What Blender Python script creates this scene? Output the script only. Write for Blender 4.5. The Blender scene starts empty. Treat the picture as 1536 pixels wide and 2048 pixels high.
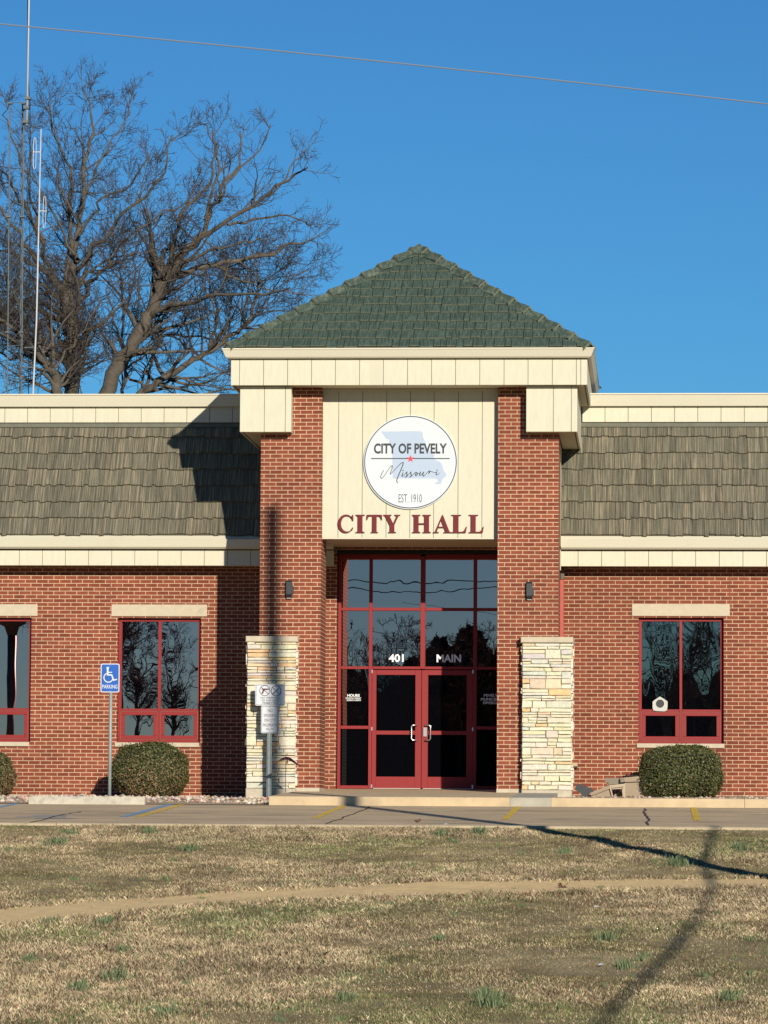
import bpy, math, random
import numpy as np
from mathutils import Vector, Matrix

# ------------------------------------------------------------------ camera
SC = bpy.context.scene
F = 7900.0                       # focal length in photo pixels (1536 wide)
CAM = Vector((4.11, -66.1, -0.55))
vy = Vector(((1310-768)/F, -(1640-1024)/F, -1.0)).normalized()     # world +Y in camera space
vx = Vector((1.0, -0.0060, 0.0)); vx = (vx - vy*vx.dot(vy)).normalized()
vz = vx.cross(vy)
M = Matrix((vx, vy, vz))         # camera vector -> world vector
cam_data = bpy.data.cameras.new("camera")
cam = bpy.data.objects.new("camera", cam_data); SC.collection.objects.link(cam)
cam.matrix_world = Matrix.Translation(CAM) @ M.to_4x4()
cam_data.sensor_fit = 'HORIZONTAL'; cam_data.sensor_width = 36.0
cam_data.lens = 36.0*F/1536.0
cam_data.clip_start = 0.5; cam_data.clip_end = 3000
SC.camera = cam
# ------------------------------------------------------------------ light
SA, SB = 0.381, 0.352            # sunlight travels (-SA, 1, -SB)
sun_data = bpy.data.lights.new("sun", 'SUN'); sun_data.energy = 5.0; sun_data.angle = math.radians(0.53)
sun_data.color = (1.0, 0.925, 0.80)
sun = bpy.data.objects.new("sun", sun_data); SC.collection.objects.link(sun)
sun.rotation_euler = Vector((-SA, 1, -SB)).to_track_quat('-Z', 'Y').to_euler()
sun.location = (20, -60, 30)
world = bpy.data.worlds.new("World"); SC.world = world; world.use_nodes = True
wn = world.node_tree; bg = wn.nodes['Background']
sky = wn.nodes.new('ShaderNodeTexSky'); sky.sky_type = 'NISHITA'; sky.sun_disc = False
sky.sun_elevation = math.atan(SB/math.hypot(SA, 1)); sky.sun_rotation = math.atan2(SA, -1)
sky.altitude = 150; sky.air_density = 1.0; sky.dust_density = 0.0; sky.ozone_density = 3.0
tint = wn.nodes.new('ShaderNodeVectorMath'); tint.operation = 'MULTIPLY'; tint.inputs[1].default_value = (0.285, 0.70, 1.06)   # deep winter blue
wn.links.new(sky.outputs[0], tint.inputs[0]); wn.links.new(tint.outputs[0], bg.inputs[0]); bg.inputs[1].default_value = 0.07
SC.view_settings.view_transform = 'Standard'; SC.view_settings.look = 'None'
SC.view_settings.exposure = 0.2; SC.view_settings.gamma = 1.0; SC.view_settings.use_curve_mapping = False
# ------------------------------------------------------------------ measuring helpers
def ray(px, py):
    return M @ Vector(((px-768)/F, -(py-1024)/F, -1.0))
def P(px, py, Y):
    r = ray(px, py); t = (Y-CAM.y)/r.y
    return CAM + r*t
def X(px, py, Y): return P(px, py, Y).x
def Z(px, py, Y): return P(px, py, Y).z
rnd = random.Random(7); nrs = np.random.RandomState(5)

# ------------------------------------------------------------------ materials
def new_mat(name):
    m = bpy.data.materials.new(name); m.use_nodes = True
    return m, m.node_tree.nodes, m.node_tree.links, m.node_tree.nodes['Principled BSDF']
def mat(name, col, rough=0.6, metal=0.0, var=0.0, vscale=3.0, bump=0.0, bscale=60.0, attr=None, spec=0.5, stretch=None, stain=None):
    m, n, l, b = new_mat(name)
    col = tuple(c*0.76 for c in col)
    if stain: stain = (tuple(c*0.76 for c in stain[0]), *stain[1:])
    b.inputs['Base Color'].default_value = (*col, 1); b.inputs['Roughness'].default_value = rough
    b.inputs['Metallic'].default_value = metal; b.inputs['Specular IOR Level'].default_value = spec
    geo = n.new('ShaderNodeNewGeometry'); pos = geo.outputs['Position']
    if stretch:
        vm = n.new('ShaderNodeVectorMath'); vm.operation = 'MULTIPLY'; l.new(pos, vm.inputs[0]); vm.inputs[1].default_value = stretch
        pos = vm.outputs[0]
    src = None
    if attr:
        a = n.new('ShaderNodeAttribute'); a.attribute_name = attr
        k_ = n.new('ShaderNodeVectorMath'); k_.operation = 'SCALE'; k_.inputs[3].default_value = 0.78; l.new(a.outputs['Color'], k_.inputs[0]); src = k_.outputs[0]
        l.new(src, b.inputs['Base Color'])
    if var > 0:
        t = n.new('ShaderNodeTexNoise'); t.inputs['Scale'].default_value = vscale; t.inputs['Detail'].default_value = 7; t.inputs['Roughness'].default_value = 0.65
        l.new(pos, t.inputs['Vector'])
        mr = n.new('ShaderNodeMapRange'); mr.inputs[1].default_value = 0.3; mr.inputs[2].default_value = 0.7
        mr.inputs[3].default_value = 1-var; mr.inputs[4].default_value = 1+var; l.new(t.outputs[0], mr.inputs[0])
        mx = n.new('ShaderNodeVectorMath'); mx.operation = 'SCALE'
        if src is None: mx.inputs[0].default_value = col
        else: l.new(src, mx.inputs[0])
        l.new(mr.outputs[0], mx.inputs[3]); src = mx.outputs[0]
        l.new(src, b.inputs['Base Color'])
    if stain:      # (colour, scale, threshold)
        t = n.new('ShaderNodeTexNoise'); t.inputs['Scale'].default_value = stain[1]; t.inputs['Detail'].default_value = 9; l.new(pos, t.inputs['Vector'])
        mr = n.new('ShaderNodeMapRange'); mr.inputs[1].default_value = stain[2]; mr.inputs[2].default_value = stain[2]+0.15; l.new(t.outputs[0], mr.inputs[0])
        mi = n.new('ShaderNodeMix'); mi.data_type = 'RGBA'; l.new(mr.outputs[0], mi.inputs[0])
        if src is None: mi.inputs[6].default_value = (*col, 1)
        else: l.new(src, mi.inputs[6])
        mi.inputs[7].default_value = (*stain[0], 1); l.new(mi.outputs[2], b.inputs['Base Color'])
    if bump > 0:
        t = n.new('ShaderNodeTexNoise'); t.inputs['Scale'].default_value = bscale; t.inputs['Detail'].default_value = 4
        l.new(pos, t.inputs['Vector'])
        bp = n.new('ShaderNodeBump'); bp.inputs['Strength'].default_value = 1; bp.inputs['Distance'].default_value = bump
        l.new(t.outputs[0], bp.inputs['Height']); l.new(bp.outputs[0], b.inputs['Normal'])
    return m

def brick_mat():
    m, n, l, b = new_mat('red_brick')
    b.inputs['Roughness'].default_value = 0.85; b.inputs['Specular IOR Level'].default_value = 0.25
    geo = n.new('ShaderNodeNewGeometry')
    sp = n.new('ShaderNodeSeparateXYZ'); l.new(geo.outputs['Position'], sp.inputs[0])
    sn = n.new('ShaderNodeSeparateXYZ'); l.new(geo.outputs['True Normal'], sn.inputs[0])
    ab = n.new('ShaderNodeMath'); ab.operation = 'ABSOLUTE'; l.new(sn.outputs[0], ab.inputs[0])
    gt = n.new('ShaderNodeMath'); gt.operation = 'GREATER_THAN'; gt.inputs[1].default_value = 0.5; l.new(ab.outputs[0], gt.inputs[0])
    mx = n.new('ShaderNodeMix'); l.new(gt.outputs[0], mx.inputs[0]); l.new(sp.outputs[0], mx.inputs[2]); l.new(sp.outputs[1], mx.inputs[3])
    cb = n.new('ShaderNodeCombineXYZ'); l.new(mx.outputs[0], cb.inputs[0]); l.new(sp.outputs[2], cb.inputs[1])
    ad = n.new('ShaderNodeVectorMath'); ad.operation = 'ADD'; ad.inputs[1].default_value = (50.02, 50.012, 0); l.new(cb.outputs[0], ad.inputs[0])
    # slight waviness of the courses
    t = n.new('ShaderNodeTexNoise'); t.inputs['Scale'].default_value = 2.2; l.new(geo.outputs['Position'], t.inputs['Vector'])
    vs = n.new('ShaderNodeVectorMath'); vs.operation = 'SCALE'; vs.inputs[3].default_value = 0.006; l.new(t.outputs[1], vs.inputs[0])
    ad2 = n.new('ShaderNodeVectorMath'); l.new(ad.outputs[0], ad2.inputs[0]); l.new(vs.outputs[0], ad2.inputs[1])
    br = n.new('ShaderNodeTexBrick'); l.new(ad2.outputs[0], br.inputs['Vector'])
    br.inputs['Scale'].default_value = 1; br.inputs['Brick Width'].default_value = 0.2032; br.inputs['Row Height'].default_value = 0.0677
    br.inputs['Mortar Size'].default_value = 0.0060; br.inputs['Mortar Smooth'].default_value = 0.15; br.inputs['Bias'].default_value = 0.0
    br.inputs['Color1'].default_value = (0.160, 0.038, 0.021, 1); br.inputs['Color2'].default_value = (0.228, 0.061, 0.032, 1)
    br.inputs['Mortar'].default_value = (0.52, 0.37, 0.225, 1)
    # blotches inside and across bricks
    t2 = n.new('ShaderNodeTexNoise'); t2.inputs['Scale'].default_value = 9; t2.inputs['Detail'].default_value = 8; l.new(geo.outputs['Position'], t2.inputs['Vector'])
    mr = n.new('ShaderNodeMapRange'); mr.inputs[1].default_value = .3; mr.inputs[2].default_value = .7; mr.inputs[3].default_value = .84; mr.inputs[4].default_value = 1.14
    l.new(t2.outputs[0], mr.inputs[0])
    t4 = n.new('ShaderNodeTexNoise'); t4.inputs['Scale'].default_value = 0.55; t4.inputs['Detail'].default_value = 4; l.new(geo.outputs['Position'], t4.inputs['Vector'])
    mr4 = n.new('ShaderNodeMapRange'); mr4.inputs[1].default_value = .3; mr4.inputs[2].default_value = .7; mr4.inputs[3].default_value = .86; mr4.inputs[4].default_value = 1.12
    l.new(t4.outputs[0], mr4.inputs[0])
    mu = n.new('ShaderNodeMath'); mu.operation = 'MULTIPLY'; l.new(mr.outputs[0], mu.inputs[0]); l.new(mr4.outputs[0], mu.inputs[1])
    sc = n.new('ShaderNodeVectorMath'); sc.operation = 'SCALE'; l.new(br.outputs['Color'], sc.inputs[0]); l.new(mu.outputs[0], sc.inputs[3])
    l.new(sc.outputs[0], b.inputs['Base Color'])
    t3 = n.new('ShaderNodeTexNoise'); t3.inputs['Scale'].default_value = 150; l.new(geo.outputs['Position'], t3.inputs['Vector'])
    h = n.new('ShaderNodeMath'); h.operation = 'MULTIPLY_ADD'; l.new(br.outputs['Fac'], h.inputs[0]); h.inputs[1].default_value = -1; 
    m3 = n.new('ShaderNodeMath'); m3.operation = 'MULTIPLY'; m3.inputs[1].default_value = .35; l.new(t3.outputs[0], m3.inputs[0]); l.new(m3.outputs[0], h.inputs[2])
    bp = n.new('ShaderNodeBump'); bp.inputs['Distance'].default_value = 0.003; bp.inputs['Strength'].default_value = 0.6
    l.new(h.outputs[0], bp.inputs['Height']); l.new(bp.outputs[0], b.inputs['Normal'])
    return m

def shake_mat(name, dark, mid, light, ribs=(56.0, 1.6, 0.0), amt=0.38):
    """stone coated shakes: ribs and streaks run down the slope"""
    dark, mid, light = [tuple(c*0.87 for c in q) for q in (dark, mid, light)]
    m, n, l, b = new_mat(name)
    b.inputs['Roughness'].default_value = 0.8; b.inputs['Specular IOR Level'].default_value = 0.3
    geo = n.new('ShaderNodeNewGeometry')
    at = n.new('ShaderNodeAttribute'); at.attribute_name = 'tone'
    sp = n.new('ShaderNodeSeparateXYZ'); l.new(geo.outputs['Position'], sp.inputs[0])
    sn = n.new('ShaderNodeSeparateXYZ'); l.new(geo.outputs['True Normal'], sn.inputs[0])
    ax = n.new('ShaderNodeMath'); ax.operation = 'ABSOLUTE'; l.new(sn.outputs[0], ax.inputs[0]); ay = n.new('ShaderNodeMath'); ay.operation = 'ABSOLUTE'; l.new(sn.outputs[1], ay.inputs[0])
    gt = n.new('ShaderNodeMath'); gt.operation = 'GREATER_THAN'; l.new(ax.outputs[0], gt.inputs[0]); l.new(ay.outputs[0], gt.inputs[1])
    mu_ = n.new('ShaderNodeMix'); l.new(gt.outputs[0], mu_.inputs[0]); l.new(sp.outputs[0], mu_.inputs[2]); l.new(sp.outputs[1], mu_.inputs[3])
    cb = n.new('ShaderNodeCombineXYZ'); l.new(mu_.outputs[0], cb.inputs[0]); l.new(sp.outputs[2], cb.inputs[1])
    vm = n.new('ShaderNodeVectorMath'); vm.operation = 'MULTIPLY_ADD'; l.new(cb.outputs[0], vm.inputs[0]); vm.inputs[1].default_value = ribs
    l.new(at.outputs['Color'], vm.inputs[2])
    sc = n.new('ShaderNodeVectorMath'); sc.operation = 'SCALE'; sc.inputs[3].default_value = 9; l.new(at.outputs['Color'], sc.inputs[0]); l.new(sc.outputs[0], vm.inputs[2])
    t = n.new('ShaderNodeTexNoise'); t.inputs['Scale'].default_value = 1; t.inputs['Detail'].default_value = 3; t.inputs['Roughness'].default_value = 0.6; t.inputs['Distortion'].default_value = 0.25
    l.new(vm.outputs[0], t.inputs['Vector'])
    cr = n.new('ShaderNodeValToRGB'); l.new(t.outputs[0], cr.inputs[0])
    e = cr.color_ramp.elements; e[0].position = .30; e[0].color = (*dark, 1); e[1].position = .72; e[1].color = (*light, 1)
    k = e.new(.5); k.color = (*mid, 1)
    t2 = n.new('ShaderNodeTexNoise'); t2.inputs['Scale'].default_value = 90; l.new(geo.outputs['Position'], t2.inputs['Vector'])
    sx = n.new('ShaderNodeSeparateXYZ'); l.new(at.outputs['Color'], sx.inputs[0])
    mr = n.new('ShaderNodeMapRange'); mr.inputs[3].default_value = 1-amt*.45; mr.inputs[4].default_value = 1+amt*.35; l.new(sx.outputs[0], mr.inputs[0])
    m2 = n.new('ShaderNodeMapRange'); m2.inputs[1].default_value = .3; m2.inputs[2].default_value = .7; m2.inputs[3].default_value = .85; m2.inputs[4].default_value = 1.15; l.new(t2.outputs[0], m2.inputs[0])
    mu = n.new('ShaderNodeMath'); mu.operation = 'MULTIPLY'; l.new(mr.outputs[0], mu.inputs[0]); l.new(m2.outputs[0], mu.inputs[1])
    s2 = n.new('ShaderNodeVectorMath'); s2.operation = 'SCALE'; l.new(cr.outputs[0], s2.inputs[0]); l.new(mu.outputs[0], s2.inputs[3])
    l.new(s2.outputs[0], b.inputs['Base Color'])
    bp = n.new('ShaderNodeBump'); bp.inputs['Distance'].default_value = 0.022; bp.inputs['Strength'].default_value = 0.8
    l.new(t.outputs[0], bp.inputs['Height']); l.new(bp.outputs[0], b.inputs['Normal'])
    return m

def glass_mat(name, refl=0.30, tint=(0.80, 0.90, 0.92), wob=0.0009, wsc=(2.4, 2.4, 1.1)):
    m, n, l, b = new_mat(name)
    out = n['Material Output']
    b.inputs['Base Color'].default_value = (0.002, 0.002, 0.003, 1); b.inputs['Roughness'].default_value = 0.3; b.inputs['Specular IOR Level'].default_value = 0
    g = n.new('ShaderNodeBsdfGlossy'); g.inputs['Roughness'].default_value = 0.0; g.inputs['Color'].default_value = (*tint, 1)
    geo = n.new('ShaderNodeNewGeometry')
    vm = n.new('ShaderNodeVectorMath'); vm.operation = 'MULTIPLY'; l.new(geo.outputs['Position'], vm.inputs[0]); vm.inputs[1].default_value = wsc
    t = n.new('ShaderNodeTexNoise'); t.inputs['Scale'].default_value = 1; t.inputs['Detail'].default_value = 0.6; t.inputs['Distortion'].default_value = 0.5; l.new(vm.outputs[0], t.inputs['Vector'])
    bp = n.new('ShaderNodeBump'); bp.inputs['Distance'].default_value = wob; bp.inputs['Strength'].default_value = 1; l.new(t.outputs[0], bp.inputs['Height'])
    l.new(bp.outputs[0], g.inputs['Normal'])
    ms = n.new('ShaderNodeMixShader'); ms.inputs[0].default_value = refl
    l.new(b.outputs[0], ms.inputs[1]); l.new(g.outputs[0], ms.inputs[2]); l.new(ms.outputs[0], out.inputs[0])
    return m

BRICK = brick_mat()
CREAM = mat('cream_panel', (0.72, 0.675, 0.505), 0.75, var=0.055, vscale=16, stretch=(1, 1, .22), bump=0.0015, bscale=120, stain=((0.64, 0.59, 0.43), 1.3, 0.6))
CREAMT = mat('cream_trim', (0.75, 0.70, 0.53), 0.5, var=0.02, vscale=1.2, stain=((0.67, 0.62, 0.46), 0.9, 0.6))
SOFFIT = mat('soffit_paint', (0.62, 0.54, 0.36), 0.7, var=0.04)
GAPSHADE = mat('gap_and_shade', (0.10, 0.085, 0.06), 0.9)  # open joints, plus strips of painted shade under gutters and coping
LIME = mat('cast_stone', (0.62, 0.53, 0.38), 0.85, var=0.08, vscale=9, bump=0.002, bscale=80, stain=((0.5, 0.42, 0.30), 3.0, 0.60))
STONE = mat('ledge_stone', (1, 1, 1), 0.85, attr='tone', var=0.14, vscale=14, bump=0.010, bscale=26)
MORTAR = mat('stone_mortar', (0.33, 0.27, 0.19), 0.95, var=0.15, vscale=30)
FOOT = mat('footing_concrete', (0.58, 0.50, 0.37), 0.9, var=0.12, vscale=7, bump=0.004, bscale=40, stain=((0.42, 0.35, 0.25), 4.0, 0.6))
SHAKE = shake_mat('shake_sunlit_tan', (0.068, 0.072, 0.052), (0.148, 0.136, 0.094), (0.33, 0.265, 0.17))  # same shake as the green tower roof, sunlight painted in as tan
BUTTLIT = mat('shake_butt_lit', (0.15, 0.165, 0.11), 0.8, var=0.3, vscale=20)  # sunlit edge painted into the lighter butt ends
SHAKEG = shake_mat('shake_green', (0.036, 0.060, 0.046), (0.062, 0.096, 0.072), (0.11, 0.148, 0.108), ribs=(34, 7, 0), amt=0.16)
SHAKEH = shake_mat('shake_hip', (0.045, 0.070, 0.050), (0.080, 0.110, 0.080), (0.17, 0.19, 0.13), ribs=(16, 12, 0), amt=0.4)
REDF = mat('red_frame_paint', (0.30, 0.026, 0.026), 0.5, spec=0.25, var=0.05, vscale=6)
REDD = mat('red_downspout', (0.52, 0.085, 0.055), 0.6, var=0.08, vscale=10)
GLASS = glass_mat('window_glass', 0.62, tint=(1.0, 0.50, 0.45), wob=0.0005)
GLASS2 = glass_mat('entrance_glass', 0.54, tint=(1.0, 0.50, 0.45), wob=0.0004, wsc=(3.0, 3.0, 1.3))
GLASSD = glass_mat('dark_glass', 0.05, wob=0.0009)
GLASSM = glass_mat('sidelight_glass', 0.32, tint=(1.0, 0.5, 0.4), wob=0.0009, wsc=(3.4, 3.4, 1.2))
GLASSR = glass_mat('right_window_glass', 0.34, tint=(0.9, 0.6, 0.5), wob=0.0008, wsc=(3.4, 3.4, 1.2))
STEEL = mat('brushed_steel', (0.75, 0.74, 0.70), 0.3, metal=0.9)
GALV = mat('galvanised_post', (0.34, 0.39, 0.37), 0.6, metal=0.2, var=0.12, vscale=18)
BLACK = mat('black_metal', (0.020, 0.026, 0.030), 0.45, var=0.2, vscale=12)
WHITE = mat('white_sign', (0.70, 0.745, 0.765), 0.5, var=0.02, vscale=3)
SIGNW = mat('reflective_white', (0.72, 0.75, 0.76), 0.4, var=0.05, vscale=9)
INK = mat('black_ink', (0.018, 0.020, 0.028), 0.5)
INKR = mat('maroon_ink', (0.11, 0.018, 0.030), 0.5)
PALEB = mat('pale_blue_ink', (0.46, 0.56, 0.69), 0.5)
STARR = mat('star_red', (0.75, 0.03, 0.05), 0.5)
MAROON = mat('maroon_letter', (0.185, 0.018, 0.022), 0.55, spec=0.2, var=0.08, vscale=8)
BLUE = mat('sign_blue', (0.012, 0.115, 0.50), 0.4, var=0.04, vscale=9)
DECAL = mat('white_vinyl', (1.0, 1.0, 1.0), 0.6)
LOT = mat('parking_concrete', (0.66, 0.495, 0.295), 0.9, var=0.20, vscale=1.6, bump=0.004, bscale=45, stretch=(0.6, 1.7, 1), stain=((0.44, 0.34, 0.21), 1.1, 0.53))
WALKM = mat('walk_concrete', (0.66, 0.50, 0.30), 0.9, var=0.12, vscale=3.5, bump=0.003, bscale=60, stain=((0.46, 0.35, 0.22), 1.6, 0.56))
PATCHM = mat('grey_concrete', (0.46, 0.42, 0.33), 0.9, var=0.12, vscale=5, bump=0.003, bscale=60)
KERBL = mat('kerb_concrete', (0.56, 0.45, 0.29), 0.9, var=0.15, vscale=4, bump=0.004, bscale=50)
YEL = mat('yellow_paint', (0.85, 0.56, 0.05), 0.8, var=0.15, vscale=9, stain=((0.5, 0.40, 0.20), 9.0, 0.60))
BLU = mat('blue_paint', (0.20, 0.42, 0.66), 0.8, var=0.15, vscale=9, stain=((0.35, 0.31, 0.25), 8.0, 0.53))
CRACK = mat('crack_dark', (0.04, 0.035, 0.028), 1.0)
BARK = mat('bark', (0.115, 0.095, 0.070), 0.95, var=0.35, vscale=5, bump=0.02, bscale=14)
TWIG = mat('twig', (0.078, 0.062, 0.052), 0.95, var=0.3, vscale=1.5)
LEAF = mat('bush_leaf', (1, 1, 1), 0.6, attr='tone')
CORE = mat('bush_core', (0.020, 0.022, 0.010), 1.0)
GRASS = mat('grass_blade', (1, 1, 1), 0.8, attr='tone', spec=0.2)
ROCKM = mat('rock', (1, 1, 1), 0.9, attr='tone', var=0.15, vscale=30)
PATHM = mat('dirt_path', (0.94, 0.66, 0.30), 0.95, var=0.12, vscale=4, bump=0.012, bscale=22, stain=((0.78, 0.54, 0.28), 6, 0.58))
BEDM = mat('bed_dirt', (0.50, 0.38, 0.25), 0.95, var=0.2, vscale=5, bump=0.02, bscale=18)
BINM = mat('tan_plastic', (0.34, 0.255, 0.165), 0.6, var=0.08, vscale=9, stain=((0.42, 0.34, 0.24), 6, 0.6))
BINL = mat('tan_plastic_light', (0.50, 0.39, 0.26), 0.6, var=0.05)
BINH = mat('tan_plastic_dark', (0.23, 0.185, 0.13), 0.6, var=0.08)
BIRDM = mat('rusty_maroon', (0.10, 0.018, 0.022), 0.6, var=0.2, vscale=30)
WIREM = mat('cable', (0.20, 0.24, 0.30), 0.6)
MASTM = mat('mast_white', (0.56, 0.58, 0.58), 0.5, var=0.06)
WOODP = mat('pole_wood', (0.16, 0.115, 0.08), 0.95, var=0.25, vscale=6)
ROOFM = mat('flat_roof', (0.30, 0.29, 0.27), 0.9, var=0.1)
INTSHADE = mat('dark_interior_and_shade', (0.02, 0.02, 0.02), 0.9)  # unlit rooms, and shade painted on the storefront head
PAPER = mat('paper', (0.62, 0.60, 0.54), 0.7, var=0.08, vscale=25)
EVERG = mat('evergreen', (1, 1, 1), 0.8, attr='tone')

def lawn_mat():
    m, n, l, b = new_mat('winter_lawn'); b.inputs['Roughness'].default_value = .95; b.inputs['Specular IOR Level'].default_value = .1
    geo = n.new('ShaderNodeNewGeometry')
    def noise(s, d, st=(1, 1, 1)):
        vm = n.new('ShaderNodeVectorMath'); vm.operation = 'MULTIPLY'; l.new(geo.outputs['Position'], vm.inputs[0]); vm.inputs[1].default_value = st
        t = n.new('ShaderNodeTexNoise'); t.inputs['Scale'].default_value = s; t.inputs['Detail'].default_value = d; l.new(vm.outputs[0], t.inputs['Vector']); return t.outputs[0]
    r = n.new('ShaderNodeValToRGB'); l.new(noise(.7, 8), r.inputs[0])
    e = r.color_ramp.elements; e[0].position = .36; e[0].color = (.16, .14, .065, 1); e[1].position = .62; e[1].color = (.40, .31, .18, 1)
    k = e.new(.48); k.color = (.27, .21, .12, 1)
    r2 = n.new('ShaderNodeMapRange'); r2.inputs[1].default_value = .3; r2.inputs[2].default_value = .7; r2.inputs[3].default_value = .6; r2.inputs[4].default_value = 1.4
    l.new(noise(38, 5), r2.inputs[0])
    s = n.new('ShaderNodeVectorMath'); s.operation = 'SCALE'; l.new(r.outputs[0], s.inputs[0]); l.new(r2.outputs[0], s.inputs[3]); l.new(s.outputs[0], b.inputs['Base Color'])
    bp = n.new('ShaderNodeBump'); bp.inputs['Distance'].default_value = .03; l.new(noise(45, 5), bp.inputs['Height']); l.new(bp.outputs[0], b.inputs['Normal'])
    return m
LAWN = lawn_mat()

# ------------------------------------------------------------------ object helpers
ORG = {}
def tag(o, label=None, cat=None, group=None, kind=None):
    if label: o['label'] = label
    if cat: o['category'] = cat
    if group: o['group'] = group
    if kind: o['kind'] = kind
    return o
def org(o): return ORG.get(o.name, Vector((0, 0, 0)))
def empty(name, loc=(0, 0, 0)):
    o = bpy.data.objects.new(name, None); SC.collection.objects.link(o); o.location = loc; o.empty_display_size = .2
    ORG[o.name] = Vector(loc); return o
class MB:
    def __init__(s): s.v = []; s.f = []; s.m = []; s.c = []; s.smooth = False
    def add(s, vs, fs, mi=0, tone=None):
        k = len(s.v); s.v.extend([tuple(v) for v in vs])
        for f in fs: s.f.append(tuple(i+k for i in f)); s.m.append(mi); s.c.append(tone)
        return s
    def box(s, x0, x1, y0, y1, z0, z1, mi=0, tone=None):
        return s.add([(x0,y0,z0),(x1,y0,z0),(x1,y1,z0),(x0,y1,z0),(x0,y0,z1),(x1,y0,z1),(x1,y1,z1),(x0,y1,z1)],
                     [(0,3,2,1),(4,5,6,7),(0,1,5,4),(1,2,6,5),(2,3,7,6),(3,0,4,7)], mi, tone)
    def bbox(s, x0, x1, y0, y1, z0, z1, b=0.01, mi=0, tone=None):
        """box with chamfered front edges"""
        s.add([(x0+b,y0,z0+b),(x1-b,y0,z0+b),(x1-b,y0,z1-b),(x0+b,y0,z1-b),(x0,y0+b,z0),(x1,y0+b,z0),(x1,y0+b,z1),(x0,y0+b,z1),(x0,y1,z0),(x1,y1,z0),(x1,y1,z1),(x0,y1,z1)],
              [(0,1,2,3),(0,4,5,1),(1,5,6,2),(2,6,7,3),(3,7,4,0),(4,8,9,5),(5,9,10,6),(6,10,11,7),(7,11,8,4),(8,11,10,9)], mi, tone); return s
    def quad(s, a, b, c, d, mi=0, tone=None): return s.add([a,b,c,d],[(0,1,2,3)],mi,tone)
    def prism(s, poly, y0, y1, mi=0, tone=None):
        """poly in (x,z), extruded y0..y1 (y0 in front)"""
        n = len(poly); a = sum(poly[i][0]*poly[(i+1)%n][1]-poly[(i+1)%n][0]*poly[i][1] for i in range(n))
        if a < 0: poly = poly[::-1]
        vs = [(x, y0, z) for x, z in poly]+[(x, y1, z) for x, z in poly]
        fs = [tuple(range(n)), tuple(range(2*n-1, n-1, -1))]+[(i, n+i, n+(i+1)%n, (i+1)%n) for i in range(n)]
        return s.add(vs, fs, mi, tone)
    def xprism(s, prof, x0, x1, mi=0, tone=None):
        """profile in (y,z) extruded along x"""
        n = len(prof)
        vs = [(x0, y, z) for y, z in prof]+[(x1, y, z) for y, z in prof]
        fs = [tuple(range(n)), tuple(range(2*n-1, n-1, -1))]+[(i, n+i, n+(i+1)%n, (i+1)%n) for i in range(n)]
        return s.add(vs, fs, mi, tone)
    def ringsweep(s, prof, xc, yc, hx, hy, mi=0):
        """closed profile [(outward offset, z)] swept round a rectangle with mitred corners"""
        n = len(prof); vs = []
        for sx, sy in ((-1,-1),(1,-1),(1,1),(-1,1)):
            for o, z in prof: vs.append((xc+sx*(hx+o), yc+sy*(hy+o), z))
        fs = []
        for k in range(4):
            a, b = k*n, ((k+1) % 4)*n
            for i in range(n):
                j = (i+1) % n; fs.append((a+i, b+i, b+j, a+j))
        return s.add(vs, fs, mi)
    def tube(s, pts, rad, sides=6, mi=0, tone=None, cap=True):
        pts = [Vector(p) for p in pts]; n = len(pts)
        if not hasattr(rad, '__len__'): rad = [rad]*n
        vs = []; up = None
        for i in range(n):
            d = (pts[min(i+1, n-1)]-pts[max(i-1, 0)])
            if d.length < 1e-9: d = Vector((0, 0, 1))
            d.normalize()
            if up is None: up = Vector((0, 0, 1)) if abs(d.z) < .9 else Vector((0, 1, 0))
            a = d.cross(up)
            if a.length < 1e-4: a = d.cross(Vector((1, .3, .2)))
            a.normalize(); b = a.cross(d); up = b
            for k in range(sides):
                t = 2*math.pi*k/sides; vs.append(pts[i]+(a*math.cos(t)+b*math.sin(t))*rad[i])
        fs = []
        for i in range(n-1):
            for k in range(sides):
                q = (k+1) % sides; fs.append((i*sides+k, i*sides+q, (i+1)*sides+q, (i+1)*sides+k))
        if cap: fs += [tuple(range(sides-1, -1, -1)), tuple((n-1)*sides+k for k in range(sides))]
        return s.add(vs, fs, mi, tone)
    def stroke(s, pts, w, y0, y1, mi=0):
        """flat ribbon of strokes in the xz plane with thickness, pts (x,z[,w])"""
        for i in range(len(pts)-1):
            a, b = pts[i], pts[i+1]; wa = a[2] if len(a) > 2 else w; wb = b[2] if len(b) > 2 else w
            dx, dz = b[0]-a[0], b[1]-a[1]; L = math.hypot(dx, dz) or 1e-6; nx, nz = -dz/L, dx/L; ex, ez = dx/L*wb*.35, dz/L*wb*.35
            s.prism([(a[0]+nx*wa/2-ex, a[1]+nz*wa/2-ez), (a[0]-nx*wa/2-ex, a[1]-nz*wa/2-ez), (b[0]-nx*wb/2+ex, b[1]-nz*wb/2+ez), (b[0]+nx*wb/2+ex, b[1]+nz*wb/2+ez)], y0-0.00002*(i % 5), y1, mi)
        return s
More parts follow.
